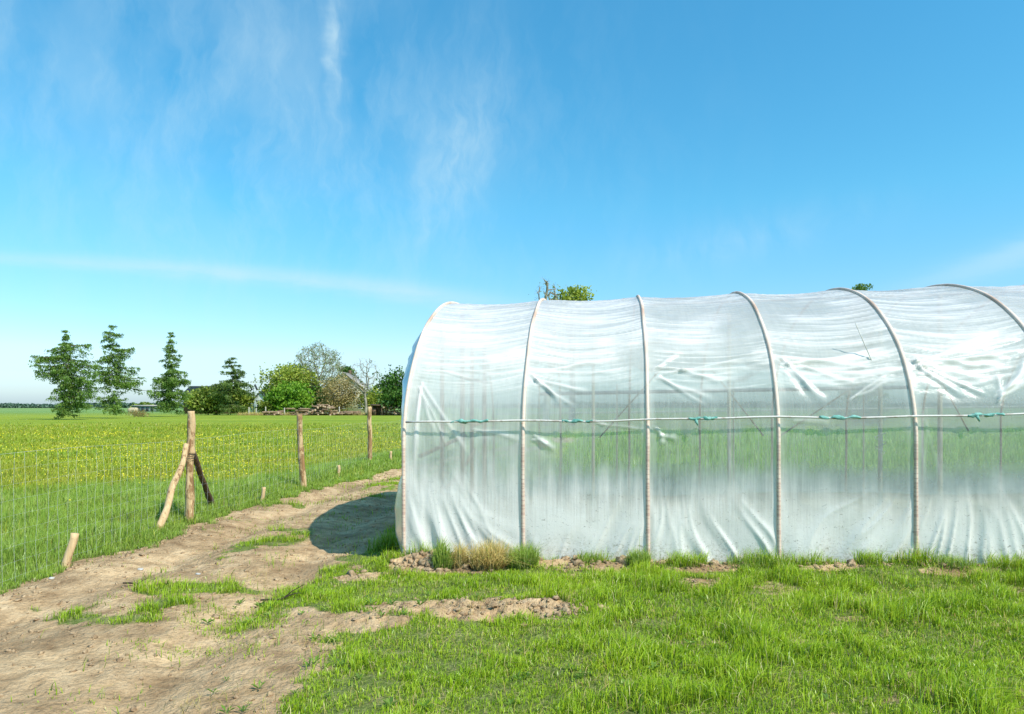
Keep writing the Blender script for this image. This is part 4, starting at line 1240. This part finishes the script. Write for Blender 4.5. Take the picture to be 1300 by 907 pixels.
GC = 'tall conifers at the edge of the meadow'
conifer('spruce_tree', 84, 93, 418, 'broad ragged spruce with a heavy lower right side, farthest from the house', GC,
        [(.03, 1.2), (.12, 1.6), (.3, 2.1), (.45, 2.3), (.6, 1.9), (.75, 1.3), (.88, .6), (.95, .3), (1, .08)], L_SPR2, 501,
        [(.62, -1, 4.4), (.68, -1, 3.6), (.56, -1, 4.0), (.80, -1, 2.7), (.80, 1, 3.9), (.66, 1, 4.6), (.60, 1, 4.8), (.45, 1, 4.6), (.36, 1, 4.8), (.28, 1, 4.4), (.5, 1, 3.6), (.22, 1, 3.6), (.70, -1, 3.8), (.42, 1, 3.5)],
        1.05, .40, .55, .30, lean=-.02, levels=40)
conifer('spruce_tree', 143, 104, 411, 'tall open spruce with long boughs reaching to the right', GC,
        [(.0, 1.7), (.08, 2.3), (.22, 2.4), (.3, 1.9), (.45, 1.9), (.6, 2.2), (.75, 1.6), (.9, 1.3), (1, .2)], L_SPR2, 502,
        [(.47, 1, 4.8), (.37, 1, 5.2), (.40, 1, 4.4), (.55, 1, 3.8), (.72, 1, 3.0), (.68, 1, 2.6), (.66, -1, 2.8), (.52, -1, 3.2), (.44, -1, 3.0), (.90, 1, 1.8), (.88, -1, 1.5), (.78, -1, 1.9)],
        .9, .42, .5, .35, lean=0.0)
conifer('spruce_tree', 217, 122, 419, 'narrow cone shaped spruce, third of the four conifers', GC,
        [(.02, 2.2), (.1, 2.7), (.28, 3.2), (.42, 3.1), (.55, 2.4), (.7, 1.7), (.85, .9), (1, .1)], L_SPR2, 503, [(.40, 1, 3.6), (.46, 1, 3.4), (.28, -1, 3.9), (.44, -1, 3.4)], 1.1, .46, .5, .2)
conifer('spruce_tree', 295, 142, 450, 'sparse flat tiered spruce rising behind the bushes', GC,
        [(.02, 2.4), (.3, 3.3), (.45, 3.3), (.6, 2.7), (.62, 3.6), (.72, 1.6), (.8, 1.8), (.92, 1.0), (1, .15)], L_SPR, 504, [(.58, -1, 4.2), (.57, 1, 4.0), (.72, 1, 2.4), (.44, 1, 4.0), (.44, -1, 3.6), (.9, -1, 1.4)], 1.5, .46, .35, .2, levels=16, tier=True)
conifer('spruce_tree', 1093, 62, 358, 'conifer whose tip shows above the far half of the tunnel roof', GC, [(.05, 2.4), (.5, 1.7), (.8, 1.2), (.93, 1.0), (.97, .7), (1, .2)], L_SPR2, 505, (), 1.6, .3, .3, levels=70)


def broadleaf(name, px, Y, top_py, width_px, label, mat, seed, clumps=40, per=90, leaf=.45, trunk_h=.25, bark=B_TRUNK, base_py=None, group='trees around the farm', flat=.9, cat='tree', low=0.12, depth=.8, twigs=True):
    """trunk, limbs running out to the clumps, and a crown of leaf clumps through an uneven volume"""
    r = np.random.default_rng(seed)
    H = up(top_py, Y); X = at(px, Y); W = width_px / F * Y / 2
    root = empty(name, (X, Y, 0), label, cat, group)
    mb_ = MB(); cr_ = MB()
    th_ = H * trunk_h
    mb_.tube(np.array([[0, 0, -.2], [.05, 0, th_ * .5], [-.03, .03, th_], [0.05, 0, th_ + H * .18]]), [.026 * H, .022 * H, .018 * H, .01 * H], 8)
    tr_m = mb_; mb_ = MB()
    cz0 = H * low; cz = (H + cz0) / 2; hz2 = (H - cz0) / 2
    for k in range(clumps):
        u = r.normal(size=3); u /= np.linalg.norm(u)
        rad = r.uniform(.25, 1.0) ** .5
        bulge = .70 + .45 * vnoise(np.array([u[0] * 2 + seed]), np.array([u[2] * 2 + 3 * u[1]]), seed)[0]
        rad = min(rad * bulge, 1.0)
        c = np.array([u[0] * W * rad, u[1] * W * depth * rad, cz + u[2] * hz2 * rad * .95])
        cs = r.uniform(.13, .26) * min(W, hz2) + .12
        m_ = int(per * r.uniform(.6, 1.3))
        pts_ = c + r.normal(0, 1, (m_, 3)) * cs * [1, 1, .75]
        pts_ = pts_[(pts_[:, 2] > .05) & (pts_[:, 2] < H * 1.03)]
        cr_.leaves(pts_, leaf, r, np.clip(r.normal(.5, .2) + r.uniform(-.3, .3, len(pts_)), 0, 1), aspect=.75)
        if twigs and k % 2 == 0:
            s0 = np.array([0, 0, min(th_ * r.uniform(.7, 1.3), c[2] * .8)])
            mid = s0 + (c - s0) * .5 + [0, 0, .08 * H]
            mb_.tube(np.array([s0, mid, c]), [.010 * H, .006 * H, .0025 * H], 5, False)
    tr_m.build('trunk', bark, root, True)
    crown_mesh(cr_, mb_, mat, bark, root)
    return root


def bare_tree(name, px, Y, top_py, width_px, label, seed, mat=B_GREY, leafmat=None, nleaf=1500, leaf=.22, group='trees around the farm', low=.28, attract=420, step=.034, tmin=.03, depth=.9):
    """an open tree: a trunk whose limbs fork outwards until they fill the whole crown with twigs"""
    r = np.random.default_rng(seed)
    H = up(top_py, Y); X = at(px, Y); W = width_px / F * Y / 2
    root = empty(name, (X, Y, 0), label, 'tree', group)
    cz = H * (1 + low) / 2; hz2 = H * (1 - low) / 2
    u = r.normal(size=(attract, 3)); u /= np.linalg.norm(u, axis=1)[:, None]
    rad = r.uniform(.12, 1, attract) ** .42
    rad *= .86 + .28 * vnoise(u[:, 0] * 2.3 + seed, u[:, 2] * 2.3 + u[:, 1] * 1.7, seed)
    A = np.stack([u[:, 0] * W * rad, u[:, 1] * W * depth * rad, cz + u[:, 2] * hz2 * rad], -1)
    A = A[A[:, 2] > H * low * .8]
    st = step * H
    pos = [np.array([0, 0, -.2])]; par = [-1]
    z = -.2
    while z < H * low:
        z += st; pos.append(np.array([.25 * math.sin(z * .6 + seed), .15 * math.sin(z), z])); par.append(len(pos) - 2)
    alive = np.ones(len(A), bool)
    for it in range(60):
        Pn = np.array(pos); a = A[alive]
        if not len(a): break
        dd = np.linalg.norm(a[:, None] - Pn[None], axis=2)
        nn = dd.argmin(1); dm = dd.min(1)
        grow = {}
        for k in range(len(a)):
            if dm[k] < st * 14: grow.setdefault(int(nn[k]), []).append((a[k] - Pn[nn[k]]) / dm[k])
        if not grow: break
        for k, ds in grow.items():
            v = np.mean(ds, 0) + r.normal(0, .22, 3) + [0, 0, .06]
            pos.append(Pn[k] + v / (np.linalg.norm(v) + 1e-6) * st); par.append(k)
        Pn = np.array(pos)
        ii = np.where(alive)[0]
        dd = np.linalg.norm(A[ii][:, None] - Pn[None], axis=2).min(1)
        alive[ii[dd < st * 1.15]] = False
    n_ = len(pos); Pn = np.array(pos)
    # fine twigs at every outer node
    kids = np.zeros(n_, int)
    for k in range(1, n_): kids[par[k]] += 1
    wgt = np.zeros(n_)
    for k in range(n_ - 1, 0, -1):
        if kids[k] == 0: wgt[k] = 1
        wgt[par[k]] += wgt[k]
    rr = np.maximum(tmin, .021 * H * (wgt / wgt.max()) ** .48)
    tr_m, br_m = MB(), MB()
    nt0 = int(np.ceil(H * low / st)) + 1
    tr_m.tube(Pn[:nt0], rr[:nt0] * np.linspace(1.15, 1, nt0), 8)
    for k in range(nt0, n_):
        q = par[k]
        br_m.tube(np.array([Pn[q], (Pn[q] + Pn[k]) / 2, Pn[k]]), [min(rr[q], rr[k] * 1.5), rr[k], rr[k]], 4 if rr[k] > tmin * 1.5 else 3, False)
    out = np.where((wgt < 4) & (np.arange(n_) >= nt0))[0]
    for k in out:
        for j in range(3):
            v = (Pn[k] - Pn[par[k]]) / st + r.normal(0, .75, 3); v /= np.linalg.norm(v)
            e = Pn[k] + v * st * r.uniform(.5, 1.3)
            br_m.tube(np.array([Pn[k], (Pn[k] + e) / 2 + r.normal(0, .05, 3) * st, e]), [tmin * .8, tmin * .6, tmin * .45], 3, False)
    tr_m.build('trunk', mat, root, True); br_m.build('branches', mat, root, True)
    if leafmat is not None:
        cr_ = MB()
        c = Pn[out[r.integers(0, len(out), nleaf)]] + r.normal(0, .6 * st, (nleaf, 3))
        cr_.leaves(c, leaf, r, aspect=.7); cr_.build('crown', leafmat, root)
    return root


# the farm: back to front
broadleaf('bush', 264, 146, 492, 62, 'rounded dark olive bush in front of the dark roof', L_OLV, 601, 60, 90, .5, .12, low=.02, cat='bush', group='bushes around the farm')
broadleaf('bush', 303, 150, 493, 36, 'olive bush at the foot of the flat tiered spruce', L_OLV, 602, 40, 90, .5, .12, low=.02, cat='bush', group='bushes around the farm')
broadleaf('leafy_tree', 372, 158, 461, 74, 'wide yellow green tree left of the bare crown', L_YEL, 603, 95, 100, .5, .2, low=.08)
broadleaf('bush', 370, 148, 485, 52, 'vivid green bush in front of the wide yellow green tree', L_LIME, 604, 60, 100, .5, .1, low=.02, cat='bush', group='bushes around the farm')
broadleaf('bush', 346, 150, 496, 24, 'smaller vivid green bush next to the white gable', L_LIME, 605, 26, 80, .45, .1, low=.02, cat='bush', group='bushes around the farm')
broadleaf('bush', 336, 147, 509, 20, 'lowest green bush by the pale fence posts', L_OLV, 612, 16, 70, .4, .1, low=.02, cat='bush', group='bushes around the farm')
bare_tree('bare_tree', 406, 160, 434, 66, 'big rounded tree with bare grey branches and a few new leaves', 606, leafmat=L_GRY, nleaf=5200, leaf=.26, low=.30, attract=520, tmin=.034)
broadleaf('bush', 405, 156, 492, 24, 'dark green bush at the trunk of the big bare tree', L_DRK, 607, 20, 80, .45, .1, low=.02, cat='bush', group='bushes around the farm')
broadleaf('leafy_tree', 440, 176, 461, 20, 'dark green tree behind the ridge of the cream house', L_DRK, 608, 26, 80, .5, .5, low=.45)
broadleaf('bush', 430, 152, 475, 54, 'russet brown bush before the cream house', L_RUS, 609, 60, 80, .34, .1, low=.03, cat='bush', group='bushes around the farm')
bare_tree('bare_tree', 463, 152, 452, 40, 'slender bare tree in front of the cream house', 610, leafmat=L_GRY, nleaf=300, leaf=.2, low=.3, attract=110, step=.05, tmin=.022)
broadleaf('bush', 478, 156, 489, 36, 'yellow olive bush right of the cream house', L_YEL, 611, 36, 80, .45, .1, low=.02, cat='bush', group='bushes around the farm')
broadleaf('leafy_tree', 512, 140, 464, 58, 'dense dark green tree half hidden by the end of the tunnel', L_DRK, 613, 70, 110, .48, .15, low=.03)
# above the tunnel roof
bare_tree('bare_tree', 697, 62, 350, 36, 'thin bare tree top above the tunnel roof', 620, leafmat=L_GRY, nleaf=500, leaf=.10, low=.55, attract=170, step=.03, tmin=.016, group='trees beyond the tunnel')
broadleaf('leafy_tree', 726, 64, 367, 46, 'fresh green crown just clearing the tunnel roof', L_YEL, 621, 34, 110, .26, .6, low=.72, group='trees beyond the tunnel')

# ------------------------------------------------------------------ farm buildings and small far things
M_CREAM = simple_mat('cream render', (0.50, 0.45, 0.33), (0.62, 0.56, 0.42), 1.2, bump=.1)
M_WHITE = simple_mat('white render', (0.62, 0.62, 0.60), (0.74, 0.74, 0.72), 1.2, bump=.1)
M_RGREY = simple_mat('grey roof', (0.30, 0.27, 0.23), (0.44, 0.40, 0.34), 2.0, stretch=(1, 4, 4))
M_RDARK = simple_mat('dark roof', (0.035, 0.04, 0.05), (0.075, 0.08, 0.09), 2.0, stretch=(1, 4, 4))
M_BOARD = simple_mat('brown boards', (0.10, 0.06, 0.035), (0.20, 0.13, 0.08), 2.0, stretch=(4, 4, .5))
M_GLASS = simple_mat('window glass', (0.03, 0.04, 0.05), (0.07, 0.09, 0.11), 1.0, rough=.15, bump=0)
M_SHED = simple_mat('grey green cladding', (0.16, 0.22, 0.20), (0.24, 0.30, 0.27), .8, stretch=(6, 6, .3))


def gable_house(name, X, Y, Wd, Dp, eave, ridge, wall_m, roof_m, label, windows=(), door=None, rz=0.0, gable_front=True, chimney=None):
    """box walls with gable ends; the gable faces -Y when gable_front"""
    root = empty(name, (X, Y, 0), label, 'house'); root.rotation_euler = (0, 0, rz)
    w2, d2 = Wd / 2, Dp / 2
    if not gable_front: w2, d2 = d2, w2
    v = []
    for y in (-d2, d2): v += [(-w2, y, -.3), (w2, y, -.3), (w2, y, eave), (0, y, ridge), (-w2, y, eave)]
    if not gable_front: v = [(b, -a, c) for a, b, c in v]
    mb_ = MB()
    mb_.add_nf(v, quads=[[0, 1, 2, 4], [6, 5, 9, 7], [0, 5, 6, 1], [1, 6, 7, 2], [0, 4, 9, 5]], tris=[[4, 2, 3], [7, 9, 8]])
    mb_.build('wall', wall_m, root)
    rb = MB(); ov = .45
    sl = (ridge - eave) / w2
    for sg in (-1, 1):
        e = w2 + ov
        vv_ = []
        for y in (-d2 - ov, d2 + ov):
            for (x_, z_) in ((0, ridge + .02), (sg * e, ridge + .02 - sl * e)):
                vv_ += [(x_, y, z_), (x_, y, z_ + .22)]
        if not gable_front: vv_ = [(b, -a, c) for a, b, c in vv_]
        rb.add_nf(vv_, quads=[[0, 2, 3, 1], [4, 5, 7, 6], [0, 1, 5, 4], [2, 6, 7, 3], [1, 3, 7, 5], [0, 4, 6, 2]])
    rf = rb.build('roof', roof_m, root)
    if chimney:
        cb = MB(); cb.box((chimney[0], chimney[1], ridge + .2), (.6, .6, 1.6)); cb.build('chimney', M_BOARD, rf)
    fy = -(d2 if gable_front else w2)
    for (wx, wz, ww_, wh_) in windows:
        fb = MB()
        for (cx_, cz_, sx_, sz_) in ((0, wh_ / 2, ww_ + .16, .09), (0, -wh_ / 2, ww_ + .16, .09), (-ww_ / 2, 0, .09, wh_ - .09), (ww_ / 2, 0, .09, wh_ - .09), (0, 0, .06, wh_ - .09)):
            fb.box((wx + cx_, fy - .03, wz + cz_), (sx_, .10, sz_))
        f_ = fb.build('window', M_WHITE, root)
        gb = MB(); gb.box((wx, fy - .006, wz), (ww_, .03, wh_)); gb.build('pane', M_GLASS, f_)
    if door:
        db = MB(); db.box((door[0], fy - .02, 1.0), (1.0, .08, 2.05)); db.build('door', M_BOARD, root)
    return root


gable_house('farmhouse', at(437, 168), 172, 11.4, 9, 5.2, up(474, 168), M_CREAM, M_RGREY, 'cream gabled house with a grey pitched roof behind the russet bush', [(2.3, 4.6, 1.0, 1.2), (3.9, 1.9, 1.0, 1.2), (-2.5, 4.6, 1.0, 1.2), (0, 1.9, 1.0, 1.2)], (-3.6,), chimney=(.0, 2))
gable_house('white_house', at(327, 172), 178, 5.0, 8, 2.6, up(498, 174), M_WHITE, M_RDARK, 'small white gabled house with a dark roof between the bushes', [(-.6, 1.7, .8, 1.0)], (1.2,))
gable_house('barn', at(258, 172), 178, 11, 9, 4.6, up(491, 174), M_BOARD, M_RDARK, 'long dark roofed barn behind the olive bush', [(-3, 1.8, 1.0, .8)], (2,), gable_front=False)
# low grey green shed far across the fields
rt = empty('field_shed', (at(186, 250), 250, 0), 'low grey green shed far across the field between the conifers', 'shed')
mb_ = MB(); mb_.box((0, 0, .9), (7.8, 5, 2.4)); mb_.build('wall', M_SHED, rt)
mb_ = MB(); mb_.box((0, -.1, 2.2), (8.4, 5.8, .16), rx=R(3)); mb_.build('roof', M_RGREY, rt)
for k in range(5):
    mb_ = MB(); mb_.box((-3.2 + 1.6 * k, -2.54, .9), (.9, .08, 1.3)); mb_.build('shutter', M_RDARK, rt)

# mast with two slanted panels by the white house
rt = empty('panel_mast', (at(322, 168), 168, 0), 'slim mast with two dark slanted panels beside the white house', 'mast')
mb_ = MB(); mb_.tube(np.array([[0, 0, 0], [0, 0, 3], [0, 0, up(493, 168)]]), [.09, .08, .06], 6); mb_.tube(np.array([[-.9, 0, up(493, 168)], [.9, 0, up(493, 168)]]), .04, 5); mb_.build('pole', M_RDARK, rt)
for sx in (-.62, .62):
    mb_ = MB(); mb_.box((sx, -.1, up(492, 168)), (.42, .08, 1.5), ry=R(-24)); mb_.build('panel', M_RDARK, rt)
# thin utility pole
rt = empty('utility_pole', (at(342, 155), 155, 0), 'thin grey utility pole standing among the bushes', 'pole')
mb_ = MB(); mb_.tube(np.array([[0, 0, -.2], [0, 0, 4], [.05, 0, up(477, 155)]]), [.13, .11, .08], 6); mb_.build('shaft', M_RGREY, rt)
mb_ = MB(); mb_.box((.05, 0, up(480, 155)), (.9, .1, .1)); mb_.build('crossarm', M_RGREY, rt)

# pale fence posts before the farm
M_PALE = simple_mat('pale weathered post', (0.42, 0.38, 0.30), (0.58, 0.54, 0.45), 3)
for k, (px, hh) in enumerate([(316, 1.6), (325, 1.4), (337, 1.7), (361, 1.5), (382, 1.5), (431, 1.7), (398, 1.3)]):
    Y = 140 + 1.2 * (k % 3)
    o = pole('field_post', (0, 0, -.1), (.05 * math.sin(k), 0, hh), .14, .11, M_PALE, None, np.zeros(3), 700 + k, seg=6, n=7)
    o.location = (at(px, Y), Y, 0)
    tag(o, 'pale weathered field post before the farm bushes', 'post', 'pale field posts before the farm')

# heaps of cut logs
M_LOG = simple_mat('cut log', (0.16, 0.10, 0.055), (0.34, 0.23, 0.14), 2.5)
M_LOGE = simple_mat('sawn log end', (0.40, 0.28, 0.17), (0.58, 0.43, 0.28), 4)
def log_obj(seed, L, r):
    rr = np.random.default_rng(seed)
    mb_ = MB(); q = np.linspace(-L / 2, L / 2, 6)
    mb_.tube(np.stack([q, .05 * np.sin(q + seed), 0 * q], -1), r * np.linspace(1.05, .92, 6), 8, True, .12, seed)
    o = mb_.build('log', M_LOG, None, False)
    o.data.materials.append(M_LOGE)
    for p_ in o.data.polygons:
        if len(p_.vertices) == 3: p_.material_index = 1
    return o
lr = np.random.default_rng(71)
protos = [log_obj(800 + k, lr.uniform(1.2, 2.6), lr.uniform(.15, .24)) for k in range(4)]
placed = [False] * 4
def place_log(x, y, z, rz, ry, label, group):
    k = int(lr.integers(0, 4))
    if not placed[k]: o = protos[k]; placed[k] = True
    else: o = protos[k].copy(); col.objects.link(o)
    o.location = (x, y, z); o.rotation_euler = (lr.uniform(0, 6), ry, rz)
    tag(o, label, 'log', group)
Yh = 139
for i in range(60):      # tall heap by the bare tree
    u = lr.uniform(-1, 1); top = max(.25, (1 - abs(u) ** 2.2) * 2.1)
    z = lr.uniform(.15, top)
    place_log(at(411 + u * 21, Yh), Yh + lr.uniform(-.8, .8), z, R(lr.choice([10, 90, 75, 100, 160]) + lr.uniform(-15, 15)), lr.uniform(-.12, .12), 'cut log in the tall rounded heap under the big bare tree', 'logs in the tall heap')
for i in range(16):
    place_log(at(381 + lr.uniform(-14, 14), Yh), Yh + lr.uniform(-.5, .5), .18 + .36 * int(lr.integers(0, 4)), R(lr.uniform(-8, 8)), 0, 'log in the low level stack before the vivid green bush', 'logs in the low stack')
for i in range(18):
    place_log(at(347 + lr.uniform(-9, 9), Yh), Yh + lr.uniform(-.5, .5), lr.uniform(.12, .7), R(lr.uniform(0, 180)), lr.uniform(-.2, .2), 'log in the small scattered pile by the field posts', 'logs in the small pile')
for i in range(12):
    place_log(at(446 + lr.uniform(-9, 9), Yh), Yh + lr.uniform(-.5, .5), lr.uniform(.12, .75), R(lr.uniform(-12, 12)), 0, 'log on the ground in front of the cream house', 'logs before the cream house')
for i in range(30):
    place_log(at(496 + lr.uniform(-12, 12), Yh), Yh + lr.uniform(-.6, .6), lr.uniform(.12, 1.8), R(lr.choice([10, 90]) + lr.uniform(-15, 15)), lr.uniform(-.1, .1), 'log in the stack between the dark shelter and the tunnel', 'logs beside the shelter')
for k in range(4):
    if not placed[k]: bpy.data.objects.remove(protos[k])

# small dark open shelter
rt = empty('log_shelter', (at(479, 138), 138, 0), 'small dark brown open shelter beside the log stack', 'shelter')
for sx in (-.95, .95):
    for sy in (-.6, .6):
        mb_ = MB(); mb_.box((sx, sy, .95), (.16, .16, 2.0)); mb_.build('post', M_BOARD, rt)
mb_ = MB(); mb_.box((0, .72, 1.0), (2.2, .08, 1.9)); mb_.box((-.55, 0, .7), (.7, 1.0, 1.3)); mb_.build('back_wall', M_BOARD, rt)
mb_ = MB(); mb_.box((0, 0, 2.06), (2.6, 1.9, .16), rx=R(5)); mb_.build('roof', M_BOARD, rt)

# straw bale and a dry clump in the far field
M_STRAW = simple_mat('straw', (0.42, 0.33, 0.19), (0.60, 0.50, 0.32), 5)
mb_ = MB(); a = np.linspace(-1.1, 1.1, 8)
mb_.tube(np.stack([a, 0 * a, 0 * a + .75], -1), np.array([.70, .76, .78, .78, .78, .78, .76, .70]), 18, True, .04, 3)
o = mb_.build('straw_bale', M_STRAW, None, True); o.location = (at(169, 190), 190, 0)
tag(o, 'pale round straw bale in the far field between the conifers', 'straw bale')
r = np.random.default_rng(5)
mb_ = MB(); pts_ = r.normal(0, 1, (500, 3)) * [.8, .6, .35] + [0, 0, .5]; mb_.leaves(pts_[pts_[:, 2] > 0], .35, r, aspect=.25, down=(0, 0, 1))
o = mb_.build('dry_shrub', M_DRY, None); o.location = (at(176, 118), 118, 0); tag(o, 'dry tan shrub low in the meadow past the second conifer', 'shrub')

# pale dry grasses at the foot of the farm bushes
n = 5000
x = at(RNG.uniform(305, 500, n), 141); y = 141 + RNG.uniform(-2.5, 2.5, n)
tag(blades('dry_meadow_edge', x, y, RNG.uniform(.3, .9, n), RNG.uniform(.03, .07, n), M_DRY, .4, seed=31), 'pale dry grass along the edge of the farm', 'grass', kind='stuff')

# far wood on the horizon and an olive copse
L_FAR = leaf_mat('far wood', (0.06, 0.11, 0.075), (0.10, 0.165, 0.11), (0.15, 0.21, 0.14), .2, .02)
n = 26000
r = np.random.default_rng(9)
px_ = r.uniform(-500, 1800, n); Yw = 1100 + r.uniform(-30, 30, n)
hmax = 4 + 9 * fbm(px_ * .02, px_ * 0, 88, 4) ** 1.5 * sstep(-.1, .5, fbm(px_ * .006, px_ * 0 + 4, 89, 2))
mb_ = MB(); mb_.leaves(np.stack([at(px_, Yw), Yw, hmax * r.uniform(0.0, 1, n)], -1), 5.0, r, aspect=.7)
tag(mb_.build('far_wood', L_FAR), 'thin blue green line of far woods on the horizon', 'wood', kind='stuff')
broadleaf('bush', 180, 275, 511, 24, 'olive copse behind the low field shed', L_OLV, 630, 30, 70, .8, .1, low=.02, cat='bush', group='bushes around the farm')

# ------------------------------------------------------------------ litter on the track
M_TWIG = simple_mat('dark twig', (0.04, 0.028, 0.018), (0.10, 0.07, 0.045), 8)
tr_ = np.random.default_rng(23)
tw_specs = [(-2.05, 6.28, .34, 'forked dark twig beside the grassy island in the track', True), (-3.5, 6.6, .22, 'thin twig in the left wheel rut', False)]
for x, y, L, lb, fork in tw_specs:
    a = tr_.uniform(-.4, .6); q = np.linspace(-.5, .5, 8) * L
    p_ = np.stack([q * math.cos(a), q * math.sin(a), .012 + .03 * np.abs(np.sin(q * 12))], -1)
    p_[:, 2] += ground_h(x + p_[:, 0], y + p_[:, 1]) - gh1(x, y)
    mb_ = MB(); mb_.tube(p_, np.linspace(.009, .004, 8), 5, True, .2, 4)
    if fork: mb_.tube(np.array([p_[4], p_[4] + [.06, .05, .05], p_[4] + [.16, .09, .10]]), [.006, .005, .002], 5)
    o = mb_.build('twig', M_TWIG, None, True); o.location = (x, y, gh1(x, y)); tag(o, lb, 'twig', 'twigs lying on the track')
M_STONE = simple_mat('pale stone', (0.40, 0.37, 0.33), (0.55, 0.52, 0.47), 12)
for x, y, s_, lb in [(-3.85, 7.35, .025, 'small white stone in the left rut near the first stake'), (-4.45, 6.85, .022, 'tiny white pebble at the foot of the first stake'), (-3.1, 7.0, .02, 'tiny pale pebble in the middle of the track')]:
    rr = tr_.uniform(.75, 1.2, len(IV))
    mb_ = MB(); mb_.add(IV * rr[:, None] * s_ * [1.2, 1, .6], IF); o = mb_.build('pebble', M_STONE, None, True)
    o.location = (x, y, gh1(x, y) + s_ * .3); tag(o, lb, 'stone', 'pale pebbles on the track')
